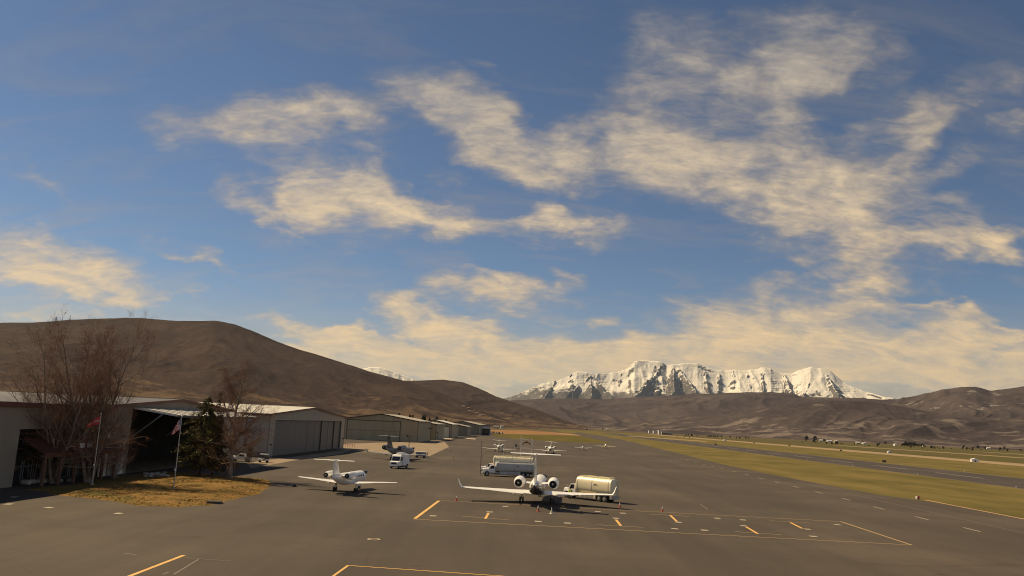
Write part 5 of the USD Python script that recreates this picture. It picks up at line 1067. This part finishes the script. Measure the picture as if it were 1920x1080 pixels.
def bare_tree(name, label, loc, H, seed, stems=1, upright=.8, spread=.30, first=.22, group=None, low=0, levels=5, r0=.34, twig="twig_brown", dens=1.0, barkm="bark_grey"):
    rng = np.random.RandomState(seed); main, mid, twigs = [], [], []
    def grow(p, d, L, r, lev):
        n = 7 if lev == 0 else 5 if lev == 1 else 4 if lev < 4 else 3
        step = L / n; dest = main if lev <= 1 else mid if lev == 2 else twigs
        for k in range(n):
            wob = rng.normal(0, (.06, .10, .14, .2, .26)[min(lev, 4)], 3); wob[2] += (.04, .10, .10, .05, .0)[min(lev, 4)] * upright
            d2 = d + wob; d2 /= np.linalg.norm(d2); q = p + d2 * step; rr = r * (1 - .72 * (k + 1) / n) if lev else r * (1 - .80 * (k + 1) / n)
            ra = r * (1 - .72 * k / n) if lev else r * (1 - .80 * k / n)
            dest.append((*p, *q, ra, rr))
            fr = (k + 1) / n
            if lev < levels - 1 and (lev > 0 or fr > first):
                nb = (3, 2, 2, 2, 1)[min(lev, 4)]; nb = max(1, int(round(nb * dens + rng.uniform(-.5, .5))))
                for b in range(nb):
                    az = rng.uniform(0, 2 * np.pi); tilt = (spread if lev == 0 else .62 if lev == 1 else .8) * rng.uniform(.7, 1.4)
                    a = np.array([0, 0, 1.0]) if abs(d2[2]) < .95 else np.array([1.0, 0, 0]); s = np.cross(d2, a); s /= np.linalg.norm(s); t = np.cross(s, d2)
                    nd = d2 * math.cos(tilt) + (s * math.cos(az) + t * math.sin(az)) * math.sin(tilt)
                    lf = (.44, .50, .50, .55, .5)[min(lev, 4)] * (1.15 - .65 * fr if lev == 0 else 1.0 - .35 * fr)
                    grow(q, nd, L * lf * rng.uniform(.75, 1.2), max(rr * rng.uniform(.45, .7), .0065), lev + 1)
            p, d = q, d2
    for s in range(stems):
        az = 2 * np.pi * s / max(stems, 1) + rng.uniform(-.4, .4); o = np.array([math.cos(az), math.sin(az), 0]) * (.45 if stems > 1 else 0)
        d = np.array([math.cos(az) * (.13 if stems > 1 else .02), math.sin(az) * (.13 if stems > 1 else .02), 1.0]); d /= np.linalg.norm(d)
        grow(o, d, H * rng.uniform(.88, 1.0), r0 * (1 if stems == 1 else .72), 0)
    for k in range(low):     # low sweeping branches
        az = rng.uniform(0, 2 * np.pi); p = np.array([0, 0, rng.uniform(2.0, 6.0)]); grow(p, np.array([math.cos(az), math.sin(az), rng.uniform(-.15, .3)]), rng.uniform(5.0, 8.5), .09, 2)
    t = thing(name, label, "tree", loc, 0, group)
    tr = obj("trunk", tubes(main, 8), barkm, t, smooth=50)
    cr = obj("crown", tubes(twigs, 3), twig, t)
    obj("limbs", tubes(mid, 5), "twig_pale" if twig == "twig_brown" else barkm, cr, smooth=50)  # limbs paler than the twigs, sunlit flecks put into the colour
    flare = loft([ring((0, 0, .0), (0, 0, 1), r0 * 1.7, 12), ring((0, 0, .25), (0, 0, 1), r0 * 1.25, 12), ring((0, 0, .8), (0, 0, 1), r0 * 1.0, 12)])
    obj("root_flare", flare, barkm, tr, smooth=50)
    return len(main) + len(mid) + len(twigs)
def at(u, v): return ground(u, v) + np.array([0, 0, .08])
n_ = []
n_.append(bare_tree("bare_poplar", "tall bare poplar with upright brown crown, left of the terminal's two", at(100, 907), 20.5, 11, stems=3, spread=.50, first=.10, low=16, r0=.34, dens=.92))
n_.append(bare_tree("bare_poplar", "tall bare poplar with pale limbs, right of the terminal's two", at(166, 905), 21.5, 23, stems=3, spread=.48, first=.14, low=16, r0=.42, dens=.92))
n_.append(bare_tree("bare_tree", "bare round-headed tree with forked trunk, right of the conifers", at(430, 900), 17.5, 64, stems=1, spread=.85, first=.2, low=6, r0=.46, dens=1.15))
n_.append(bare_tree("bare_bush", "low tangled bare bush close against the terminal front", at(92, 904), 6.5, 41, stems=5, spread=.6, first=.1, r0=.10, levels=4))
n_.append(bare_tree("bare_bush", "thin greenish bare sapling against the terminal wall, leftmost", at(58, 905), 13.0, 43, stems=2, spread=.25, first=.25, r0=.12, levels=4, twig="twig_pale"))
n_.append(bare_tree("bare_bush", "bare shrub beside the pickups at the pale hangar's side wall", ground(468, 868), 4.5, 47, stems=5, spread=.6, first=.1, r0=.07, levels=4, twig="twig_pale"))
n_.append(bare_tree("bare_bush", "bare twiggy shrub right of the right poplar, by the open hangar's left jamb", at(214, 898), 7.5, 53, stems=4, spread=.6, first=.1, r0=.09, levels=4))
# conifers
def foliage(name, a, b):
    n = {"g": ("geometry", {}), "n": ("noise_texture", {"scale": 1.1, "detail": 4.0}), "r": ("rgb_ramp", {"ramp": [(0, a), (.35, a), (.68, b), (1, b)]}), "p": ("principled_bsdf", {"roughness": .75, "specular_ior_level": .2}), "t": ("translucent_bsdf", {}), "m": ("mix_closure", {"fac": .2})}
    M[name] = usdkit.material(stage, f"/World/Looks/{name}", n, [("g.position", "n.vector"), ("n.fac", "r.fac"), ("r.color", "p.base_color"), ("r.color", "t.color"), ("p.BSDF", "m.closure1"), ("t.BSDF", "m.closure2")], "m.closure")
foliage("pine_needles", (.058, .053, .018), (.12, .10, .032)); foliage("spruce_needles", (.022, .022, .012), (.046, .042, .020)); foliage("far_green", (.030, .030, .014), (.055, .05, .024))
def conifer(name, label, loc, H, R, seed, base=1.6, mat="pine_needles", thin=1.0, whorl=.55, clump=.42, per=13, droop=.25, group=None, ragged=.35):
    rng = np.random.RandomState(seed); br, V = [], []
    z = base
    while z < H * .985:
        f = (z - base) / (H - base); prof = (1 - f) ** .75 * (min(1, f * 5 + .45))
        for k in range(rng.randint(4, 7)):
            az = rng.uniform(0, 2 * np.pi); L = R * prof * rng.uniform(1 - ragged, 1.12) + .12
            tip = np.array([math.cos(az) * L, math.sin(az) * L, z - droop * L + rng.uniform(-.2, .4)]); root = np.array([0, 0, z])
            br.append((*root, *tip, .02 + .05 * (1 - f), .008))
            for m in range(max(2, int(per * thin * (L / R) ** .7))):
                a = rng.uniform(.25, 1.03); c = root + (tip - root) * a + rng.normal(0, .16 * (.4 + L * .22), 3)
                s = clump * rng.uniform(.6, 1.3) * (.55 + .45 * (1 - f))
                u = rng.normal(size=3); u /= np.linalg.norm(u); w = np.cross(u, rng.normal(size=3)); w /= np.linalg.norm(w)
                V.append([c - u * s, c + w * s * .45 + u * s * .1, c + u * s]); V.append([c - w * s * .8, c + np.cross(u, w) * s * .45, c + w * s * .8])
        z += whorl * rng.uniform(.7, 1.2) * (.6 + .6 * (1 - f))
    V = np.array(V).reshape(-1, 3); t = thing(name, label, "tree", loc, rng.uniform(0, 6), group)
    tr = obj("trunk", rod((0, 0, -.1), (0, 0, H * .97), .05 + H * .013, .02, n=10), "bark_dark", t, smooth=40)
    obj("branches", tubes(br, 4), "bark_dark", tr)
    obj("crown", trimesh.Trimesh(V, np.arange(len(V)).reshape(-1, 3), process=False), mat, t)
conifer("pine_tree", "broad dark pine before the open hangar, its skirt reaching left to the flagpole", at(374, 895), 14.4, 6.8, 5, base=2.1, per=36, clump=.55, ragged=.42)
conifer("spruce_tree", "slim dark spruce with a thin ragged top, between the broad pine and the bare tree", at(398, 893.5), 15.6, 1.9, 9, base=1.7, mat="spruce_needles", per=9, clump=.42)
# dry tussocks, stones and litter on the lawn
rngl = np.random.RandomState(77); tv = []
mb = lp.bounds; import shapely
pts = np.column_stack([rngl.uniform(mb[0], mb[2], 15000), rngl.uniform(mb[1], mb[3], 15000)]); pts = pts[shapely.contains_xy(lp.buffer(-.2), pts[:, 0], pts[:, 1])]
hh = rngl.uniform(.02, .09, len(pts)); aa = rngl.uniform(0, 2 * np.pi, len(pts)); w = rngl.uniform(.05, .14, len(pts)); lean = rngl.normal(0, .08, (len(pts), 2))
dxy = np.column_stack([np.cos(aa), np.sin(aa)]) * w[:, None]
gz = .012 + .30 * np.minimum(shapely.distance(shapely.points(pts), lp.exterior) / 7.0, 1)
tri = np.stack([np.column_stack([pts - dxy, gz - .02]), np.column_stack([pts + dxy, gz - .02]), np.column_stack([pts + lean, gz + .03 + hh])], 1)
ing = shapely.contains_xy(lg, pts[:, 0], pts[:, 1])
tag(obj("dry_grass", trimesh.Trimesh(tri[~ing].reshape(-1, 3), np.arange((~ing).sum() * 3).reshape(-1, 3), process=False), "dry_lawn"), "short dry orange grass covering the lawn island", "grass", kind="stuff")
tag(obj("green_grass", trimesh.Trimesh(tri[ing].reshape(-1, 3), np.arange(ing.sum() * 3).reshape(-1, 3), process=False), "lawn_green"), "short greener grass along the terminal side of the lawn", "grass", kind="stuff")
rs = []
for k in range(26):
    g = ground(rngl.uniform(268, 315), rngl.uniform(890, 897)); r = rngl.uniform(.14, .34); m = trimesh.creation.icosphere(1, r); m.vertices *= 1 + .3 * (rngl.rand(len(m.vertices), 1) - .5); m.apply_scale((1.3, 1, .6)); m.apply_translation((g[0], g[1], .3 + r * .3)); rs.append(m)
tag(obj("scattered_stones", cat(*rs), "rock"), "loose pale stones scattered at the lawn's back edge", "stones", kind="stuff")
g = ground(402, 944); hb = thing("valve_box", "small dark box sunk in the lawn's near point", "box", (g[0], g[1], .05)); obj("lid", rbox(-.9, .9, -.5, .5, .02, .26, .05), "trim_dark", hb); obj("frame", bx(-1.0, 1.0, -.6, .6, -.05, .02), "cast_iron", hb)
# ------------------------------------------------------------------ far things in the valley
def house(u, v, w, wall, roof, label, group, turn=0.0, h=3.2, depth=8.0, land=False, name="far_house"):
    p = on_land(u, v) if land else ground(u, v)
    if p is None: return
    sc = p[1] / FPX; w = w * sc; h = max(h, 2.4)
    t = thing(name, label, "house", (p[0], p[1], p[2] - .3), turn, group)
    rid = h + min(w, depth) * .22
    obj("wall", cat(bx(-w / 2, w / 2, 0, depth, 0, h)), wall, t)
    obj("roof", cat(loft([np.array([(x, -.5, h), (x, depth / 2, rid), (x, depth / 2, rid + .3), (x, -.5, h + .3)]) for x in (-w / 2 - .5, w / 2 + .5)]), loft([np.array([(x, depth / 2, rid), (x, depth + .5, h), (x, depth + .5, h + .3), (x, depth / 2, rid + .3)]) for x in (-w / 2 - .5, w / 2 + .5)])), roof, t)
    n = max(1, int(w / 4))
    for k in range(min(n, 5)): obj("window", bx(-w / 2 + w * (k + .5) / min(n, 5) - .7, -w / 2 + w * (k + .5) / min(n, 5) + .7, -.06, -.005, 1.0, 2.2), "glass_dark", t)
worn("house_white", (.66, .62, .54), (.76, .72, .64), scale=.1); worn("house_tan", (.42, .32, .21), (.52, .41, .28), scale=.1); worn("house_roof", (.20, .17, .15), (.28, .24, .21), scale=.1); worn("house_red", (.26, .13, .09), (.33, .18, .12), scale=.1)
ORD = ["first", "second", "third", "fourth", "fifth", "sixth", "seventh", "eighth", "ninth", "tenth", "eleventh", "twelfth", "thirteenth", "fourteenth", "fifteenth"]
g1 = "houses at the foot of the brown hill"
for k, (u, v, w, m, r) in enumerate(HS := ((951, 801.5, 12, "house_white", "trim_pale"), (973, 800.5, 5, "house_white", "house_roof"), (981, 799, 7, "house_white", "trim_pale"), (1005, 800.5, 10, "house_tan", "trim_pale"), (1018, 801, 3, "house_white", "trim_pale"), (1043, 801, 5, "house_white", "house_roof"), (1049, 800, 4, "house_tan", "house_roof"), (1056, 802, 7, "house_white", "trim_pale"), (1062, 801.5, 6, "house_tan", "trim_pale"), (1068, 801.8, 5, "house_white", "trim_pale"), (1073, 804.5, 7, "house_white", "trim_pale"), (1139, 806.5, 5, "house_white", "trim_pale"), (930, 803.5, 10, "house_tan", "house_roof"), (941, 803, 6, "house_white", "house_roof"))):
    o_ = sorted(x[0] for x in HS).index(u); house(u, v, w, m, r, f"{ORD[o_]} house from the left ({'tan' if m == 'house_tan' else 'white'}) along the brown hill's foot, beyond the hangars" if o_ else "leftmost tan house along the brown hill's foot, just beyond the hangar row", g1, .2 * math.sin(k * 3.1), h=(4.5, 6, 7)[k % 3])
g2 = "houses and cuts on the brown hill's lower slope"
for k, (u, v, w) in enumerate(((869, 763, 5), (878, 767, 6), (880, 773, 4), (889, 772, 3), (900, 781, 5), (906, 780, 4), (921, 786, 3), (895, 776, 4))):
    house(u, v, w, ("house_tan", "house_red")[k % 2], ("house_roof", "house_red")[k % 2], "small tan house on the lower slope of the brown hill above the hangar row", g2, .3 * math.cos(k), h=4.5, land=True)
fb2 = ground(1238, 814)
for k, (u, v, w, hpx, m, lb) in enumerate(((1218, 812.5, 3, 5, "house_white", "narrow pale block, leftmost of the far buildings beyond the runway"), (1227, 813, 3.5, 5.5, "house_white", "narrow cream block, second from left of the far buildings beyond the runway"), (1237, 814.5, 4, 7.5, "house_white", "tallest cream block at the left end of the long far building"))):
    p = ground(u, v); sc = p[1] / FPX; t = thing("far_block", lb, "building", (p[0], p[1], 0)); obj("wall", bx(-w / 2 * sc, w / 2 * sc, 0, 14, 0, hpx * sc), m, t); obj("roof", bx(-w / 2 * sc - .4, w / 2 * sc + .4, -.4, 14.4, hpx * sc, hpx * sc + .6), "house_roof", t)
    obj("window", cat(*[bx(-w / 4 * sc, w / 4 * sc, -.08, -.01, z, z + 1.4) for z in np.arange(1.2, hpx * sc - 1.5, 3.2)]), "glass_dark", t)
p = ground(1249, 815); sc = p[1] / FPX; t = thing("long_building", "long low building with a pale roof far beyond the runway, right of the cream blocks", "building", (p[0], p[1], 0), -.04)
obj("wall", bx(-8 * sc, 12 * sc, 0, 16, 0, 4 * sc), "house_tan", t); obj("roof", bx(-8.5 * sc, 12.5 * sc, -.6, 16.6, 4 * sc, 4.9 * sc), "trim_pale", t)
for k in range(5): obj("door", bx((-7 + k * 3.4) * sc, (-5 + k * 3.4) * sc, -.08, -.01, 0, 2.6 * sc), "trim_dark", t)
g3 = "pale farm buildings beyond the green field"
for k, (u, v, w, m) in enumerate(((1556, 829, 9, "house_white"), (1568, 829.5, 6, "house_tan"), (1540, 828, 7, "house_tan"), (1609, 833, 7, "house_tan"), (1621, 833.5, 5, "house_white"), (1718, 832, 12, "house_white"), (1729, 831.5, 8, "house_tan"), (1757, 833.5, 6, "house_white"), (1854, 842, 6, "house_white"), (1680, 836, 4, "house_white"), (1733, 837.5, 3, "house_white"), (1605, 822, 9, "house_red"), (1572, 825, 5, "house_white"))):
    house(u, v, w, m, "trim_pale" if m != "house_red" else "house_red", "pale farm building far across the green field on the right", g3, .25 * math.sin(k * 2.2), h=4.5)
p = ground(1736, 814.5)
# white cubes and marker boards beside the perimeter road
for k, (u, v, s, lb) in enumerate(((1668, 849.5, 1.9, "small white hut beside the pale perimeter road, nearer the middle"), (1827, 866, 2.2, "low white hut on the pale perimeter road near the right edge"), (1359, 826.5, 2.0, "tiny white hut far along the pale perimeter road"))):
    p = ground(u, v); t = thing("white_hut", lb, "hut", (p[0], p[1], 0), .2); w = s * 1.25
    obj("wall", rbox(-w, w, -.9, .9, 0, s * .82, .05), "painted_white", t); obj("roof", loft([np.array([(-w - .2, y, s * .82), (w + .2, y, s * .82), (0, y, s * 1.15)]) for y in (-1.1, 1.1)]), "painted_white", t); obj("door", bx(-.4, .4, -.94, -.903, .05, 1.3), "trim_dark", t)
g4 = "low dark marker boards along the runway grass"
for k, (u, v) in enumerate(MB_ := ((1577, 846), (1480, 837), (1414, 831.5), (1658, 868), (1342, 834.5), (1293, 821), (1283, 820), (1270, 819.5))):
    p = ground(u, v); t = thing("marker_board", f"{ORD[sorted(x[0] for x in MB_)[::-1].index(u)]} low dark marker board from the right, in the grass along the runway", "sign", (p[0], p[1], 0), .1, g4); obj("board", rbox(-1.1, 1.1, -.12, .12, .35, 1.5, .04), "trim_dark", t)
    for x in (-.8, .8): obj("leg", rod((x, 0, 0), (x, 0, .36), .05), "galvanised", t)
g5 = "runway edge lights"
for k in range(14):
    s = 120 + k * 61
    for off in (rw_near - 2.2, rw_far + 2.2):
        q = RWN * off + RW * s; u, v = proj((q[0], q[1], .2))
        if 1150 < u < 1925:
            t = thing("runway_light", "tiny pale light on a stem at the runway's edge", "light", (q[0], q[1], 0), 0, g5); obj("stem", rod((0, 0, 0), (0, 0, .35), .05), "galvanised", t); obj("lamp", rod((0, 0, .35), (0, 0, .6), .14, .1, n=10), "cone_white", t)
# trees of the valley
def far_tree(name, label, p, H, W, seed, mat, group, bare=False):
    rng = np.random.RandomState(seed); n = 70; c = rng.normal(size=(n, 3)); c /= np.linalg.norm(c, axis=1, keepdims=True); c *= rng.uniform(.4, 1.0, (n, 1)) ** .6
    c = c * np.array([W / 2, W / 2, H * .42]) + np.array([0, 0, H * .58]); s = W * .22 * rng.uniform(.6, 1.3, (n, 1))
    u = rng.normal(size=(n, 3)); u /= np.linalg.norm(u, axis=1, keepdims=True); w = np.cross(u, rng.normal(size=(n, 3))); w /= np.linalg.norm(w, axis=1, keepdims=True); x = np.cross(u, w)
    V = np.concatenate([np.stack([c - u * s, c + w * s, c + u * s], 1), np.stack([c - x * s, c + u * s * .9, c + x * s], 1)]).reshape(-1, 3)
    t = thing(name, label, "tree", (p[0], p[1], p[2]), 0, group); obj("trunk", rod((0, 0, -.5), (0, 0, H * .6), W * .05, W * .03, n=6), "bark_dark", t); obj("crown", trimesh.Trimesh(V, np.arange(len(V)).reshape(-1, 3), process=False), mat, t)
    return t
TR = np.random.RandomState(5)
protos = [far_tree("far_tree", "dark tree among the houses at the foot of the brown hill", (*ground(1022, 801)[:2], 0), 12, 7, 1, "far_green", "trees at the foot of the brown hill")]
foliage("far_brown", (.06, .042, .03), (.10, .07, .05))
def row(spots, label, group, src=None):
    for k, (u, v, hpx, land) in enumerate(spots):
        p = on_land(u, v) if land else ground(u, v)
        if p is None: continue
        s = hpx * p[1] / FPX / 12.0
        copy(protos[src[k % len(src)]] if src else protos[0], p, k * 1.3, label(k) if callable(label) else label, group, (s * TR.uniform(.9, 1.4), s * TR.uniform(.9, 1.4), s))
row([(990, 800.5, 3, 0), (1033, 801.5, 5, 0), (1053, 802.5, 4, 0), (1081, 804.5, 4, 0), (1084, 804.5, 3, 0), (1130, 806, 4, 0), (1113, 806, 2.5, 0), (960, 802, 3, 0), (945, 803, 3, 0), (1107, 806, 2.5, 0), (970, 801.5, 2.5, 0), (1040, 802, 3, 0)], "dark tree among the houses at the foot of the brown hill", "trees at the foot of the brown hill")
protos.append(far_tree("field_tree", "narrow dark tree leftmost across the green field", (*ground(1512, 828)[:2], 0), 16, 9, 2, "far_green", "trees across the green field"))
row([(1528, 828.5, 8, 0), (1545, 828.5, 4, 0), (1660, 833, 4, 0), (1741, 834, 12, 0), (1834, 842, 5, 0), (1883, 844, 5, 0), (1807, 840, 4, 0), (1847, 843, 4, 0), (1876, 844, 4, 0), (1618, 833, 4, 0)], lambda k: ("dark round tree, second from left across the green field, beside the pale farm roofs", "small dark tree at the left farm buildings across the green field", "small dark tree left of the windbreak across the green field", "tallest dark tree across the green field, at the windbreak's right end", "dark tree before the pale farm house near the right edge", "dark tree rightmost across the green field", "dark tree midway between the windbreak and the right-hand farm house", "small dark tree just left of the right-hand farm house's neighbour", "small dark tree second from right across the green field", "small dark tree beside the tan farm house in mid-field")[k], "trees across the green field", [1])
hd = [(u, 837 + (u - 1690) * .03, TR.uniform(4, 7), 0) for u in np.linspace(1692, 1731, 12)]
row(hd, "dark evergreen of the dense windbreak far across the green field", "windbreak across the green field", [1])
row([(u, 818.2 + (u - 1300) * .046, TR.uniform(2.2, 3.8), 0) for u in np.sort(TR.uniform(1284, 1405, 26))], "small dark tree in the long row beyond the runway", "row of trees beyond the runway", [0])
row([(u, 837 + (u - 1640) * .04 + TR.uniform(-2, 1), TR.uniform(2, 4.5), 0) for u in np.sort(TR.uniform(1500, 1918, 44))], "small tree or bush along the far edge of the green field", "scattered trees along the field's far edge", [0, 1])
for k, (u, vt, w, y) in enumerate(((795, 778.5, 1.0, 640), (819, 782.5, .9, 700), (836, 787, .8, 760), (806, 784, .8, 700), (771, 779.5, 1.0, 560), (748, 776, .9, 600))):
    q = at_depth(u, vt, y); hgt = q[2]; copy(protos[0], (q[0], q[1], 0), k * 1.7, "dark treetop showing over the roofs of the hangar row", "treetops over the hangar roofs", (hgt / 12 * .55 * w, hgt / 12 * .55 * w, hgt / 12))
for k, (u, v, w, m) in enumerate(((925, 813, 12, "house_tan"), (931, 813.5, 5, "house_white"), (936, 814, 6, "house_red"), (942, 814, 4, "house_white"))):
    p = ground(u, v); t = thing("parked_vehicle", "vehicle parked at the end of the hangar row, a mere speck of colour", "vehicle", (p[0], p[1], 0), .1, "vehicles at the end of the hangar row"); s = w * p[1] / FPX / 2 * .8
    obj("body", rbox(-s, s, -1, 1, .4, 1.5, .15), m, t); obj("cab", rbox(-s * .6, s * .5, -.9, .9, 1.5, 2.2, .2), "glass_dark", t)
    for x in (-s * .6, s * .6): obj("wheel", rod((x, -1.02, .4), (x, 1.02, .4), .4, n=12), "black_rubber", t)
# masts on the ridge of the left hill
for k, (u, hpx) in enumerate(((105, 6), (131, 7), (117, 3.5))):
    a, e = azel(u, 601); D = 3800; z = land_height(math.sin(a) * D, math.cos(a) * D); hh = hpx * D / FPX
    t = thing("radio_mast", ("thick radio mast on the brown hill's skyline, leftmost", "lattice radio mast on the brown hill's skyline, rightmost", "shortest radio mast on the brown hill's skyline, between two taller")[k], "mast", (math.sin(a) * D, math.cos(a) * D, z - 3)); r = (1.6, .7, .6)[k]
    for s in ((-r, -r), (r, -r), (0, r)): obj("leg", rod((s[0], s[1], 0), (s[0] * .35, s[1] * .35, hh + 3), .5 if k else .8, n=6), "trim_dark", t)
    obj("braces", cat(*[rod((-r * .8, -r * .8, 3 + q * hh / 5), (r * .8, -r * .8, 3 + (q + 1) * hh / 5), .2, n=4) for q in range(5)]), "trim_dark", t); obj("antenna_drum", rod((0, 0, hh + 1), (0, 0, hh + 4.5), 1.5 if k == 0 else .8, n=10), "trim_dark", t)
# ------------------------------------------------------------------ the air between here and the mountains
M["air"] = usdkit.material(stage, "/World/Looks/air", {"v": ("principled_volume", {"color": (.66, .80, .98), "density": 8.5e-6, "anisotropy": .2})}, [], volume="v.volume")
hz = bx(-42000, 42000, -4000, 46000, -7, 2200)
tag(obj("haze", hz, "air"), "thin bluish air over the valley between here and the mountains", "haze", kind="stuff")
